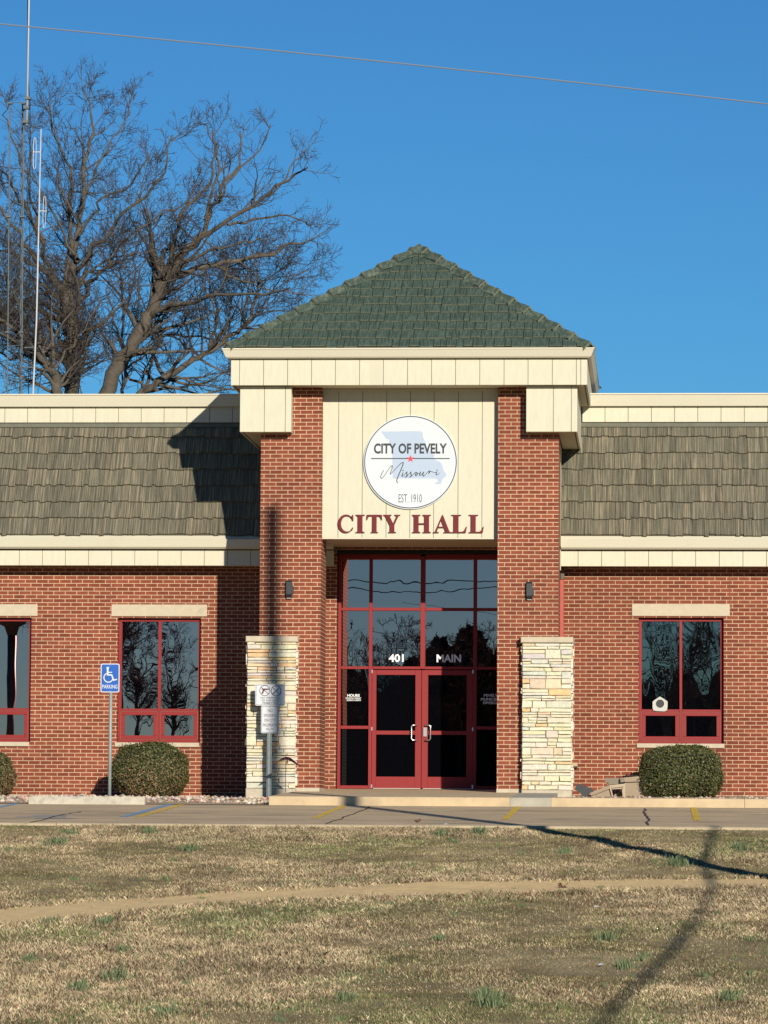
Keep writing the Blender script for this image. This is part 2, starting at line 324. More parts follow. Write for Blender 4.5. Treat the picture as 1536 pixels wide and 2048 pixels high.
    def build(s, name, mats, parent=None, loc=None, smooth=False):
        if not isinstance(mats, (list, tuple)): mats = [mats]
        o0 = org(parent) if parent else Vector(loc or (0, 0, 0))
        me = bpy.data.meshes.new(name)
        v = np.array(s.v, dtype=np.float64)-np.array(o0)
        me.from_pydata(v.tolist(), [], s.f)
        for m in mats: me.materials.append(m)
        me.polygons.foreach_set('material_index', s.m)
        if smooth: me.polygons.foreach_set('use_smooth', [True]*len(s.f))
        if any(c is not None for c in s.c):
            ca = me.color_attributes.new('tone', 'FLOAT_COLOR', 'CORNER')
            arr = []
            for f, c in zip(s.f, s.c):
                c = c or (1, 1, 1); arr.extend((c[0], c[1], c[2], 1.0)*len(f))
            ca.data.foreach_set('color', arr)
        me.update()
        o = bpy.data.objects.new(name, me); SC.collection.objects.link(o)
        if parent: o.parent = parent
        else: o.location = o0
        ORG[o.name] = o0
        return o
def fastmesh(name, co, faces_n, tone, m, parent=None, loc=(0, 0, 0), smooth=False):
    """co (N*k,3) consecutive k-gons; tone (N,3)"""
    k = faces_n; o0 = org(parent) if parent else Vector(loc)
    N = len(co)//k; me = bpy.data.meshes.new(name)
    me.vertices.add(N*k); me.vertices.foreach_set('co', (co-np.array(o0)).astype(np.float32).ravel())
    me.loops.add(N*k); me.loops.foreach_set('vertex_index', np.arange(N*k, dtype=np.int32))
    me.polygons.add(N); me.polygons.foreach_set('loop_start', np.arange(0, N*k, k, dtype=np.int32)); me.polygons.foreach_set('loop_total', np.full(N, k, dtype=np.int32))
    me.materials.append(m)
    ca = me.color_attributes.new('tone', 'FLOAT_COLOR', 'CORNER')
    t = np.repeat(np.c_[tone, np.ones(N)], k, axis=0).astype(np.float32); ca.data.foreach_set('color', t.ravel())
    me.update(calc_edges=True); me.validate()
    o = bpy.data.objects.new(name, me); SC.collection.objects.link(o)
    if parent: o.parent = parent
    else: o.location = o0
    ORG[o.name] = o0
    return o
def text_mb(mb, body, x0, x1, z0, z1, y, mi=0, bold=0.0, depth=0.003):
    """built-in lettering fitted into the rectangle (x0..x1, z0..z1), front face at y"""
    cu = bpy.data.curves.new('t', 'FONT'); cu.body = body; cu.offset = bold; cu.resolution_u = 3; cu.extrude = 0
    ob = bpy.data.objects.new('t', cu); SC.collection.objects.link(ob)
    bpy.context.view_layer.update()
    me = bpy.data.meshes.new_from_object(ob.evaluated_get(bpy.context.evaluated_depsgraph_get()))
    vs = [tuple(v.co) for v in me.vertices]; fs = [tuple(p.vertices) for p in me.polygons]
    ax = min(v[0] for v in vs); bx = max(v[0] for v in vs); az = min(v[1] for v in vs); bz = max(v[1] for v in vs)
    mb.add([(x0+(v[0]-ax)/(bx-ax)*(x1-x0), y, z0+(v[1]-az)/(bz-az)*(z1-z0)) for v in vs], fs, mi)
    bpy.data.objects.remove(ob); bpy.data.curves.remove(cu); bpy.data.meshes.remove(me)
def vnoise(x, y, seed=0):
    xi = np.floor(x).astype(np.int64); yi = np.floor(y).astype(np.int64); fx = x-xi; fy = y-yi
    fx = fx*fx*(3-2*fx); fy = fy*fy*(3-2*fy)
    def h(a, b):
        n = (a*374761393+b*668265263+seed*1274126177) & 0x7fffffff; n = ((n ^ (n >> 13))*1274126177) & 0x7fffffff
        return ((n ^ (n >> 16)) & 0xffff)/65535.0
    return (h(xi, yi)*(1-fx)+h(xi+1, yi)*fx)*(1-fy)+(h(xi, yi+1)*(1-fx)+h(xi+1, yi+1)*fx)*fy
def fbm(x, y, seed=0, o=4):
    s = 0; a = .5; t = 0
    for i in range(o): s = s+a*vnoise(x*2**i, y*2**i, seed+i); t += a; a *= .5
    return s/t

# ------------------------------------------------------------------ key planes (metres; the pier fronts stand at Y = 0)
YP = 0.0; PD = 1.02             # pier front, pier depth
YW = 2.68                       # wing wall and entrance wall
YS = 2.84                       # storefront frames
YSTONE = -0.19; YBOX = -0.29; YFAS = -0.44; YGUT = -0.60; YPAN = 0.19
YEAVE = 2.25; YPAR = 3.15; YK = -4.45   # eave fascia, parapet fascia, kerb face
ZK0 = Z(768, 1611.5, YK); ZK1 = Z(768, 1593.5, YK)   # kerb bottom / top
LS = 0.037
def lot_z(y): return ZK0+LS*(y-YK)
YE = -12.4                      # lawn edge of the lot
def lawn_z(y, x=0):
    d = YE-y
    s = 0.068
    ze = lot_z(YE)-0.012
    if d <= 0: return ze
    z = ze-s*d
    zf = -2.30
    if z < zf+0.4:               # smooth run-out
        u = (zf+0.4-z); z = zf+0.4*math.exp(-u/0.4)
    return z
def lawn_zn(y):
    return np.array([lawn_z(v) for v in np.linspace(-60, YE, 400)])
_ly = np.linspace(-60, YE, 400); _lz = np.array([lawn_z(v) for v in _ly])
def lawn_np(y, x): return np.interp(y, _ly, _lz)+0.08*(fbm(x*.6, y*.6, 3, 3)-.5)*np.clip((YE-y)/2, 0, 1)

# ------------------------------------------------------------------ ground
ys = list(np.linspace(-45, YE-0.28, 66)); xs = list(np.linspace(-16, 16, 65))
mb = MB()
XX, YY = np.meshgrid(xs, ys); ZZ = lawn_np(YY, XX)
nx = len(xs)
for j in range(len(ys)):
    for i in range(nx): mb.v.append((XX[j, i], YY[j, i], ZZ[j, i]))
for j in range(len(ys)-1):
    for i in range(nx-1):
        a = j*nx+i; mb.f.append((a, a+1, a+nx+1, a+nx)); mb.m.append(0); mb.c.append(None)
def strip(x0, x1, prof):
    for (ya, za), (yb, zb) in zip(prof[:-1], prof[1:]): mb.quad((x0, ya, za), (x1, ya, za), (x1, yb, zb), (x0, yb, zb))
pf = [(y, lawn_z(y)-0.02) for y in np.linspace(-45, YE-.28, 20)]
strip(-500, -15.99, pf); strip(15.99, 500, pf)
strip(-500, 500, [(-900, -2.35), (-60, -2.33), (-44.99, lawn_z(-45)-.01)])
strip(-500, 500, [(YE-.29, lawn_z(YE-.28)-.03), (YE-.2, lot_z(YE)-.3), (YK, ZK0-.35), (3.6, -.32), (900, -.2)])
lawn = mb.build('lawn', LAWN); tag(lawn, kind='structure')
# parking lot sheet
mb = MB(); xsl = np.linspace(-40, 40, 41)
mb.quad((-40, YE, lot_z(YE)), (40, YE, lot_z(YE)), (40, YK+.02, lot_z(YK+.02)), (-40, YK+.02, lot_z(YK+.02)))
lot = mb.build('parking_lot', LOT); tag(lot, kind='structure')
XBED = X(538, 1600, YK)         # where the raised walk starts
mb = MB(); prof = [(YE-.30, lot_z(YE)-.30), (YE-.30, lot_z(YE)+.000), (YE-.27, lot_z(YE)+.012), (YE-.002, lot_z(YE)+.006), (YE-.002, lot_z(YE)-.3)]
x = -40.0
while x < 40:
    mb.xprism(prof, x, x+2.99); x += 3.0
kl = mb.build('lawn_kerb', KERBL); tag(kl, kind='structure')
def G(px, py, dz=0.004):
    """point of the sloping lot under a photo pixel"""
    r = ray(px, py); n = Vector((0, -LS, 1)); p0 = Vector((0, YK, ZK0+dz)); t = (p0-CAM).dot(n)/r.dot(n)
    return CAM+r*t
def line_poly(mb, a, b, w, mi=0, dz=0.004):
    """painted stripe between two lot points, jagged edges"""
    a = Vector((a[0], a[1], 0)); b = Vector((b[0], b[1], 0)); d = b-a; L = d.length; d.normalize(); nrm = Vector((-d.y, d.x, 0)); n = max(2, int(L/.25))
    for i in range(n):
        p, q = a+d*(L*i/n), a+d*(L*(i+1)/n); w0 = w*(1+.06*math.sin(i*2.3)); w1 = w*(1+.06*math.sin((i+1)*2.3))
        vs = [p+nrm*w0/2, p-nrm*w0/2, q-nrm*w1/2, q+nrm*w1/2]
        mb.quad(*[(v.x, v.y, lot_z(v.y)+dz) for v in vs], mi=mi)
mb = MB()
def parallel(px, py, w=0.10, L=5.4, ytop=YK-.03):
    g = G(px, py); mbx = g.x
    line_poly(mb, (mbx, ytop), (mbx, ytop-L), w)
for px in (686, 1037, 1386): parallel(px, 1612)
g = G(356, 1609); line_poly(mb, (g.x+.06, YK+.0), (g.x+.06, YK-5.4), .09)
for k in (1, 2, 3): 
    g = G(1386, 1612); line_poly(mb, (g.x+3.0*k, YK-.03), (g.x+3.0*k, YK-5.4), .10)
yl = mb.build('yellow_stall_lines', YEL); tag(yl, kind='structure')
mb = MB()
g = G(343, 1608); line_poly(mb, (g.x-.02, YK), (g.x-.02, YK-5.4), .11)
g = G(22, 1609); line_poly(mb, (g.x, YK), (g.x, YK-5.4), .11)
g = G(80, 1634)
for dx, dy, L in ((-.35, 0, .7), (-.2, .5, .5), (0, -.5, .55)): line_poly(mb, (g.x+dx, g.y+dy), (g.x+dx+L, g.y+dy+.15), .12)
bl = mb.build('blue_parking_lines', BLU); tag(bl, kind='structure')
def crack(mb, pts, w=.014, dz=.007):
    p = [Vector(G(*q)) for q in pts]; out = []
    for a, b in zip(p[:-1], p[1:]):
        for i in range(7):
            t = i/7; v = a.lerp(b, t); out.append(Vector((v.x+rnd.uniform(-.03, .03), v.y+rnd.uniform(-.05, .05), 0)))
    out.append(p[-1])
    for a, b in zip(out[:-1], out[1:]):
        mb.quad((a.x-w, a.y, lot_z(a.y)+dz), (a.x+w, a.y, lot_z(a.y)+dz), (b.x+w, b.y, lot_z(b.y)+dz), (b.x-w, b.y, lot_z(b.y)+dz))
mb = MB()
crack(mb, [(1290, 1617), (1293, 1630), (1297, 1650)], .016); crack(mb, [(164, 1623), (120, 1630), (52, 1648)]); crack(mb, [(742, 1613), (690, 1634), (652, 1649)], .012)
for px, py in ((0, 1625), (900, 1641)):   # slab joints running along the lot
    a = G(px, py); mb.quad((-20, a.y-.012, lot_z(a.y-.012)+.007), (20, a.y-.012, lot_z(a.y-.012)+.007), (20, a.y+.012, lot_z(a.y+.012)+.007), (-20, a.y+.012, lot_z(a.y+.012)+.007))
ck = mb.build('pavement_cracks', CRACK); tag(ck, kind='structure')
# raised entrance walk with kerb face, sloped up to the wall
ZD = Z(843, 1578.5, YS)         # threshold level
XR1, XR2 = X(1020, 1600, YK), X(1102, 1600, YK)
def walk_z(y): return ZK1+(ZD-ZK1)*(y-YK)/(YS-YK)
def slab(x0, x1, m, name, y1=YW-.01, lift=0.0):
    mb = MB(); b = .02
    mb.xprism([(YK, ZK0-.3), (YK, ZK1-b+lift), (YK+.006, ZK1-b*.4+lift), (YK+b, ZK1+lift), (y1, walk_z(y1)+lift), (y1, ZK0-.3)], x0, x1)
    o = mb.build(name, m); tag(o, kind='structure'); return o
slab(XBED, XR1-.004, WALKM, 'entrance_walk', y1=YW+.3)
slab(XR1, XR2, PATCHM, 'grey_walk_slab', y1=YW-.001)
mb = MB(); x = XR2+.004           # kerb on the right, planting bed behind
while x < 22:
    mb.xprism([(YK, ZK0-.3), (YK, ZK1-.02), (YK+.006, ZK1-.008), (YK+.02, ZK1), (YK+.30, ZK1+.004), (YK+.30, ZK0-.3)], x, x+3.0-.006); x += 3.0
kb = mb.build('kerb', WALKM); tag(kb, kind='structure')
mb = MB(); mb.quad((XR2+.004, YK+.29, ZK1-.03), (22, YK+.29, ZK1-.03), (22, YW+.2, ZD-.09), (XR2+.004, YW+.2, ZD-.09))
pb = mb.build('planting_bed', BEDM); tag(pb, kind='structure')
# left bed: dirt and gravel falling gently to the lot
mb = MB(); ZWL = Z(120, 1592, YW)
gx = np.linspace(-22, XBED-.0, 90); gy = np.linspace(YK-.02, YW+.2, 24)
def bed_z(x, y):
    t = (y-YK)/(YW-YK); return (ZK0+.002)*(1-t)+ZWL*t+.05*math.exp(-((y+2.2)/1.6)**2)+float(.07*(fbm(np.array([x*.9]), np.array([y*.9]), 9, 3)[0]-.5))*min(1, max(0, (y-YK)/.4))
for j, y in enumerate(gy):
    for x in gx: mb.v.append((x, y, bed_z(x, y)))
for j in range(len(gy)-1):
    for i in range(len(gx)-1):
        a = j*len(gx)+i; mb.f.append((a, a+1, a+len(gx)+1, a+len(gx))); mb.m.append(0); mb.c.append(None)
bd = mb.build('gravel_bed', BEDM); tag(bd, kind='structure')
def rocks(name, cnt, fx, fy, fz, size, label, cols, seed):
    r = random.Random(seed); mb = MB()
    for _ in range(cnt):
        x, y = fx(r), fy(r); s = r.uniform(*size); z = fz(x, y)+s*.25
        pts = []; 
        for a in ((1,0,0),(-1,0,0),(0,1,0),(0,-1,0),(0,0,1),(0,0,-1)):
            k = s*r.uniform(.6, 1.2); pts.append((x+a[0]*k+r.uniform(-.3, .3)*s, y+a[1]*k, z+a[2]*k*.7))
        c = r.choice(cols); c = tuple(q*r.uniform(.8, 1.15) for q in c)
        mb.add(pts, [(0,2,4),(2,1,4),(1,3,4),(3,0,4),(2,0,5),(1,2,5),(3,1,5),(0,3,5)], 0, c)
    o = mb.build(name, ROCKM); tag(o, label, 'gravel', kind='stuff'); return o
rocks('gravel', 1600, lambda r: r.uniform(-12, XBED-.05), lambda r: YK+.3+abs(r.gauss(0, 2.2)) if r.random() < .8 else r.uniform(YK+.1, YW-.1), lambda x, y: bed_z(x, y), (.018, .055),
      'pale and pinkish landscaping rocks in the bed below the left windows', [(.72, .58, .45), (.62, .40, .30), (.80, .72, .60), (.45, .32, .24)], 3)
rocks('mulch_chips', 500, lambda r: r.uniform(XR2+.1, 9), lambda r: r.uniform(YK+.35, YW-.1), lambda x, y: ZK1-.03+(ZD-.09-ZK1+.03)*(y-YK)/(YW-YK), (.012, .035),
      'small rocks and chips in the bed behind the right kerb', [(.60, .45, .33), (.75, .6, .5), (.40, .24, .16)], 4)

# ------------------------------------------------------------------ city hall
hall = empty('city_hall', (0.0, YW, 0.0))
tag(hall, 'red brick civic building with cream entrance tower under a green hipped roof', 'building')
def panels(mb, x0, x1, z0, z1, y, joints, gap=0.007, depth=0.03, back=None):
    """sheet of cladding: separate boards with real open joints over a dark backing"""
    xs = [x0]+sorted(j for j in joints if x0+.02 < j < x1-.02)+[x1]
    for i, (a, b) in enumerate(zip(xs[:-1], xs[1:])):
        l = a+(gap/2 if i > 0 else 0); r = b-(gap/2 if i < len(xs)-2 else 0)
        e = rnd.uniform(0, .0015)
        mb.bbox(l, r, y+e, y+depth, z0, z1, .003, 0)
    mb.box(x0+.004, x1-.004, y+depth+.001, y+depth+.02, z0+.004, z1-.004, 1)

# --- walls with openings
ZEV = Z(300, 1131, YEAVE)        # underside of the eaves
ZWB = min(ZWL, ZK1)-.35
def win_at(px0, px1, py0, py1): return (X(px0, 1400, YW), X(px1, 1400, YW), Z((px0+px1)/2, py1, YW), Z((px0+px1)/2, py0, YW))
W1 = win_at(234, 400.5, 1236, 1485); wdt = W1[1]-W1[0]
xl = X(61, 1400, YW); W0 = (xl-wdt, xl, W1[2], W1[3])
W2 = win_at(1277, 1447.5, 1235.5, 1487)
W2 = (W2[0], W2[1], W2[2], W2[3])
pitch = W1[0]-W0[0]
wins = [(W0[0]-2*pitch, W0[1]-2*pitch, *W1[2:]), (W0[0]-pitch, W0[1]-pitch, *W1[2:]), W0, W1, W2, (W2[0]+pitch*1.6, W2[1]+pitch*1.6, *W2[2:])]
XL, XR = -17.0, 17.0
# storefront opening
SX0 = X(672, 1400, YW); SX1 = X(1013, 1400, YW)
ZH = Z(820, 1100, YW)            # head of the opening
cols = [(w[0], w[1], w[2], w[3]) for w in wins]+[(SX0, SX1, ZWB, ZH)]
cols.sort()
ZTOP = ZEV+0.6
mb = MB(); x = XL
for (a, b, z0, z1) in cols:
    mb.box(x, a, YW, YW+.30, ZWB, ZTOP); 
    if z0 > ZWB+.01: mb.box(a, b, YW, YW+.30, ZWB, z0)
    mb.box(a, b, YW, YW+.30, z1, ZTOP); x = b
mb.box(x, XR, YW, YW+.30, ZWB, ZTOP)
# ends and back
mb.box(XL, XL+.30, YW+.30, 16, ZWB, ZTOP); mb.box(XR-.30, XR, YW+.30, 16, ZWB, ZTOP); mb.box(XL, XR, 16, 16.3, ZWB, ZTOP)
mb.build('wall', BRICK, hall)
mb = MB()   # weep screed line of concrete below the bricks
mb.box(XL, XBED+.3, YW-.008, YW+.02, ZWB, Z(120, 1589.5, YW)); mb.build('foundation', FOOT, hall)
JM = mat('joint_sealant', (.26, .07, .05), .8)
for px, a, b in ((221, 1150, 1206), (1459.5, 1150, 1209)):
    mb = MB(); xx = X(px, 1200, YW); mb.box(xx-.006, xx+.006, YW-.002, YW+.01, Z(px, b, YW), Z(px, a-18, YW)); mb.build('control_joint', JM, hall)
for px, a, b in ((1450.5, 1494, 1594),):
    mb = MB(); xx = X(px, 1500, YW); mb.box(xx-.005, xx+.005, YW-.002, YW+.01, Z(px, b, YW), Z(px, a, YW))
mb.build('control_joint', JM, hall)

def frame_rect(mb, x0, x1, z0, z1, w, y0, y1, mi=0, b=.004):
    mb.bbox(x0, x1, y0, y1, z1-w, z1, b, mi); mb.bbox(x0, x1, y0, y1, z0, z0+w, b, mi)
    mb.bbox(x0, x0+w, y0+.0007, y1, z0+w, z1-w, b, mi); mb.bbox(x1-w, x1, y0+.0007, y1, z0+w, z1-w, b, mi)
def window(w, dark=False, k=0):
    x0, x1, z0, z1 = w; Yf = YW+.10; W = x1-x0; H = z1-z0
    mb = MB(); fw = .052
    frame_rect(mb, x0+.004, x1-.004, z0+.002, z1-.008, fw, Yf, Yf+.12)
    xm = (x0+x1)/2-.005; zr = z0+H*.262
    mb.bbox(xm-.024, xm+.024, Yf+.002, Yf+.11, z0+fw, z1-fw, .004); 
    mb.bbox(x0+fw, xm-.0245, Yf+.003, Yf+.11, zr-.022, zr+.022, .004); mb.bbox(xm+.0245, x1-fw, Yf+.003, Yf+.11, zr-.022, zr+.022, .004)
    mb.box(x0+.01, x1-.01, Yf+.30, Yf+.31, z0, z1, 1)
    win = mb.build('window', [REDF, INTSHADE], hall)
    for (a, b) in ((x0+fw, xm-.024), (xm+.024, x1-fw)):
        m2 = MB(); m2.box(a, b, Yf+.05, Yf+.06, zr+.022, z1-fw-.008); m2.build('pane', DARKW if dark else GLASS, win)
        m2 = MB(); frame_rect(m2, a+.010, b-.010, z0+fw+.010, zr-.030, .062, Yf-.006, Yf+.05); 
        m2.build('sash', REDF, win)
        m2 = MB(); m2.box(a+.06, b-.06, Yf+.02, Yf+.03, z0+fw+.06, zr-.075); m2.build('pane', DARKW if dark else GLASS, win)
        m2 = MB(); mw = .004
        frame_rect(m2, a+.004, b-.004, z0+fw+.004, zr-.024, .004, Yf-.002, Yf+.02, b=.001); m2.build('sash_seal', mat_seal, win)
    m2 = MB(); m2.bbox(x0-.115+(.0 if not dark else 0), x1+.105, YW-.018, YW+.095, z1+.028, z1+.028+.208, .005); m2.build('lintel', LIME, win)
    m2 = MB(); m2.box(x0, x1, YW+.03, YW+.12, z1-.004, z1+.0285); m2.build('frame_head', INTSHADE, win)
    m2 = MB(); m2.bbox(x0-.03, x1-.012 if not dark else x1+.01, YW-.035, YW+.12, z0-.078, z0-.001, .006); m2.build('sill', LIME, win)
    return win
mat_seal = mat('pale_sealant', (.55, .30, .20), .7)
DARKW = GLASSR
for k, w in enumerate(wins): window(w, dark=(k >= 4), k=k)

# --- eaves: soffit, boards, gutter
def eave(x0, x1, off):
    ze, zt = ZEV, Z(768, 1101, YEAVE)
    j = X(off, 1115, YEAVE); js = []; pit = .4065
    k = int((x0-j)/pit)-1
    while j+k*pit < x1: js.append(j+k*pit); k += 1
    mb = MB(); panels(mb, x0, x1, ze, zt, YEAVE, js); mb.box(x0, x1, YEAVE+.052, YEAVE+.07, ze+.004, zt, 1)
    mb.build('eave_fascia', [CREAM, GAPSHADE], hall)
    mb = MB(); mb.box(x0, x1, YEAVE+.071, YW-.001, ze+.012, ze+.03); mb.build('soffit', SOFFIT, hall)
    mb = MB(); zg0, zg1, zg2 = Z(768, 1098, YEAVE-.1), Z(768, 1079, YEAVE-.16), Z(768, 1071.5, YEAVE-.05)
    mb.xprism([(YEAVE-.085, zg0), (YEAVE-.125, zg0+.03), (YEAVE-.165, zg1), (YEAVE-.155, zg1+.006), (YEAVE+.1, zg1+.006), (YEAVE+.1, zg0)], x0, x1)
    mb.xprism([(YEAVE-.120, zg1+.007), (YEAVE-.05, zg2), (YEAVE+.1, zg2+.01), (YEAVE+.1, zg1+.007)], x0, x1)
    mb.xprism([(YEAVE+.001, zt+.001), (YEAVE+.001, zg0+.001), (YEAVE+.1, zg0+.001), (YEAVE+.1, zt+.001)], x0, x1, 1)  # dark strip standing in for the shadow below the gutter
    mb.build('gutter', [CREAMT, GAPSHADE], hall)
    return zg2
XTL, XTR = X(521, 1000, 0), X(1117.5, 1000, 0)     # outer faces of the piers
zbotL = eave(XL-.4, SX0-.02, 38.6)
zbotR = eave(X(1122, 1100, YEAVE), XR+.4, 1156)
# white end post of the right eave beside the pier
mb = MB(); xx = X(1122, 1100, YEAVE); mb.box(xx-.09, xx-.003, YEAVE-.06, YW+.1, Z(1122, 1140, YEAVE), Z(1122, 1098, YEAVE)); mb.build('eave_end', CREAM, hall)

# --- mansard of shakes
ZM0, ZM1 = Z(768, 1071, YEAVE-.05), Z(768, 845, YPAR)
YM0, YM1 = YEAVE-.06, YPAR+.03
def mansard(x0, x1, seed):
    r = random.Random(seed); mb = MB()
    rows = [0, .142, .285, .4275, .570, .712, .853, 0.955]; rows = [q/0.985 for q in rows]
    dn = Vector((0, -(ZM1-ZM0), (YM1-YM0))).normalized()   # outward normal
    mb.quad((x0, YM0, ZM0), (x1, YM0, ZM0), (x1, YM1, ZM1), (x0, YM1, ZM1), 1)
    def pt(x, t, h): return (x, YM0+(YM1-YM0)*t+dn.y*h, ZM0+(ZM1-ZM0)*t+dn.z*h)
    for k in range(len(rows)-1):
        a, b = rows[k], rows[k+1]+.02
        x = x0-r.uniform(0, .1)
        while x < x1:
            w = r.choice((.075, .10, .12, .15, .19))*r.uniform(.85, 1.15); l, q = max(x, x0)+.0022, min(x+w, x1)-.0022; x += w
            if q-l < .02: continue
            h = .044+r.uniform(-.003, .005); j = r.choice((-.008, 0, .004))+r.uniform(-.002, .002); tl, tr = j+r.uniform(-.004, .004), j+r.uniform(-.004, .004)
            tone = (r.random(), r.random(), r.random())
            vs = [pt(l, a+tl, 0), pt(q, a+tr, 0), pt(l, a+tl, h), pt(q, a+tr, h), pt(l, b, .004), pt(q, b, .004)]
            mb.add(vs, [(0, 1, 3, 2), (2, 3, 5, 4), (0, 2, 4), (1, 5, 3)], 0, tone)
    mb.xprism([(YM1-.085, ZM1-.085), (YM1-.060, ZM1-.015), (YM1, ZM1+.02), (YM1, ZM1-.085)], x0, x1, 2)
    return mb.build('mansard_roof', [SHAKE, GAPSHADE, mat('ridge_flashing', (0.15, 0.15, 0.105), 0.7, var=.15, vscale=12)], hall)
mansard(XL-.35, X(640, 1000, 2.5), 1); mansard(X(1120, 1000, 2.5), XR+.35, 2)
# --- parapet above
def parapet(x0, x1, off):
    z0, z1 = Z(768, 845, YPAR), Z(768, 814, YPAR)
    j = X(off, 830, YPAR); pit = .4065; js = []; k = int((x0-j)/pit)-1
    while j+k*pit < x1: js.append(j+k*pit); k += 1
    mb = MB(); panels(mb, x0, x1, z0, z1, YPAR-.05, js); mb.build('parapet', [CREAM, GAPSHADE], hall)
    zc0, zc1 = Z(768, 811.5, YPAR-.2), Z(768, 786.5, YPAR-.24)
    mb = MB(); mb.xprism([(YPAR-.13, zc0), (YPAR-.19, zc1-.03), (YPAR-.21, zc1-.02), (YPAR-.21, zc1), (YPAR+.3, zc1+.02), (YPAR+.3, zc0)], x0, x1)
    mb.xprism([(YPAR-.045, z1+.001), (YPAR-.045, zc0-.001), (YPAR+.25, zc0-.001), (YPAR+.25, z1+.001)], x0, x1, 1)  # shadow line under the coping drawn as a dark strip
    mb.box(x0, x1, YPAR+.02, YPAR+.28, ZM1-.4, z1, 1)
    mb.build('coping', [CREAMT, GAPSHADE], hall)
    return zc1
zr = parapet(XL-.2, X(600, 800, 3), 10.5); parapet(X(1165, 800, YPAR), XR+.2, 1210)
mb = MB(); mb.box(XL, XR, YPAR+.3, 16.2, ZM1-.2, ZM1-.05); mb.box(XL, XR, 16, 16.4, ZTOP, zr); mb.box(XL, XL+.3, YPAR+.3, 16, ZTOP, zr); mb.box(XR-.3, XR, YPAR+.3, 16, ZTOP, zr)
mb.build('flat_roof', ROOFM, hall)

# --- piers
ZSOF = Z(818, 771, YFAS)         # tower soffit
def pier(x0, x1, sx0, sx1, seed):
    mb = MB(); mb.box(x0, x1, YP, YP+PD, -.35, ZSOF+.05); p = mb.build('pier', BRICK, hall)
    r = random.Random(seed)
    zt, zb = Z(540, 1284, YSTONE), Z(540, 1577, YSTONE); zc = Z(540, 1272, YSTONE-.03); yb = YP+PD*.9
    m2 = MB(); m2.box(x0-.003-(.03 if sx0 < x0 else 0), x1+.003+(.03 if sx1 > x1 else 0), YP-.03, YP+PD+.03, -.35, Z(620, 1575.5, YP)); m2.build('footing', FOOT, p)
    m2 = MB(); m2.bbox(sx0-.025, sx1+.025, YSTONE-.035, yb+.02, zt, zc, .012); m2.build('stone_cap', LIME, p)
    m2 = MB(); 
    m2.box(sx0+.035, sx1-.035, YSTONE+.03, yb-.03, zb, zt-.0005, 1)
    cols_ = [(.80, .73, .56), (.84, .78, .64), (.76, .70, .54), (.82, .77, .65), (.74, .69, .57), (.80, .74, .59), (.80, .56, .33), (.80, .76, .66), (.68, .67, .62), (.78, .72, .60), (.82, .76, .62), (.74, .64, .46)]
    def face(u0, u1, put):
        z = zb
        while z < zt-.01:
            h = r.choice((.045, .055, .07, .085, .11, .14))*r.uniform(.85, 1.2)
            if zt-z-h < .035: h = zt-z
            u = u0
            while u < u1-.01:
                w = r.choice((.13, .2, .28, .36, .45))*r.uniform(.8, 1.2)
                if u1-u-w < .09: w = u1-u
                subs = [(z, z+h)]
                if h > .085 and r.random() < .6: c = z+h*r.uniform(.4, .6); subs = [(z, c), (c, z+h)]
                for (za, zz) in subs:
                    put(u, u+w, za, zz, r.uniform(-.028, .020), r.choice(cols_))
                u += w
            z += h
    def rough(a, b, c, d, g=.0038):
        j = lambda: r.uniform(-.005, .005)
        return [(a+g+j(), c+g+j()), ((a+b)/2, c+g+j()), (b-g+j(), c+g+j()), (b-g+j(), d-g+j()), ((a+b)/2, d-g+j()), (a+g+j(), d-g+j())]
    def front(a, b, c, d, o, col):
        col = tuple(q*r.uniform(.93, 1.05) for q in col); col = (col[0]*.97, col[1]*.94, col[2]*.85)
        poly = rough(a, b, c, d); y = YSTONE+o
        cx, cz = (a+b)/2, (c+d)/2
        inner = [(cx+(px-cx)*.95, cz+(pz-cz)*.82) for px, pz in poly]; n = 6
        vs = [(px, y, pz) for px, pz in inner]+[(px, y+.012, pz) for px, pz in poly]+[(px, YSTONE+.06, pz) for px, pz in poly]
        fs = [tuple(range(n))]+[(i, n+i, n+(i+1) % n, (i+1) % n)[::-1] for i in range(n)]+[(n+i, 2*n+i, 2*n+(i+1) % n, n+(i+1) % n)[::-1] for i in range(n)]
        fs = [f[::-1] if k else f for k, f in enumerate(fs)]
        m2.add(vs, fs, 0, col)
    def side(sx, sgn):
        def put(a, b, c, d, o, col):
            col = tuple(q*r.uniform(.93, 1.05) for q in col); g = .005; xo = sx+sgn*(-o)
            x_ = sorted((xo, sx-sgn*.06)); m2.box(x_[0], x_[1], a+g, b-g, c+g, d-g, 0, col)
        return put
    face(sx0, sx1, front); face(YSTONE+.05, yb, side(sx0, -1)); face(YSTONE+.05, yb, side(sx1, 1))
    m2.build('stone_cladding', [STONE, MORTAR], p)
    m2 = MB(); m2.bbox(sx0-.005, sx1+.005, YSTONE-.02, yb, -.35, zb-.001, .01); m2.build('stone_base', FOOT, p)
    return p
pier(XTL, X(643, 1000, 0), X(493.5, 1400, YSTONE), X(592, 1400, YSTONE), 11)
pier(X(995.5, 1000, 0), XTR, X(1044, 1400, YSTONE), X(1143, 1400, YSTONE), 23)

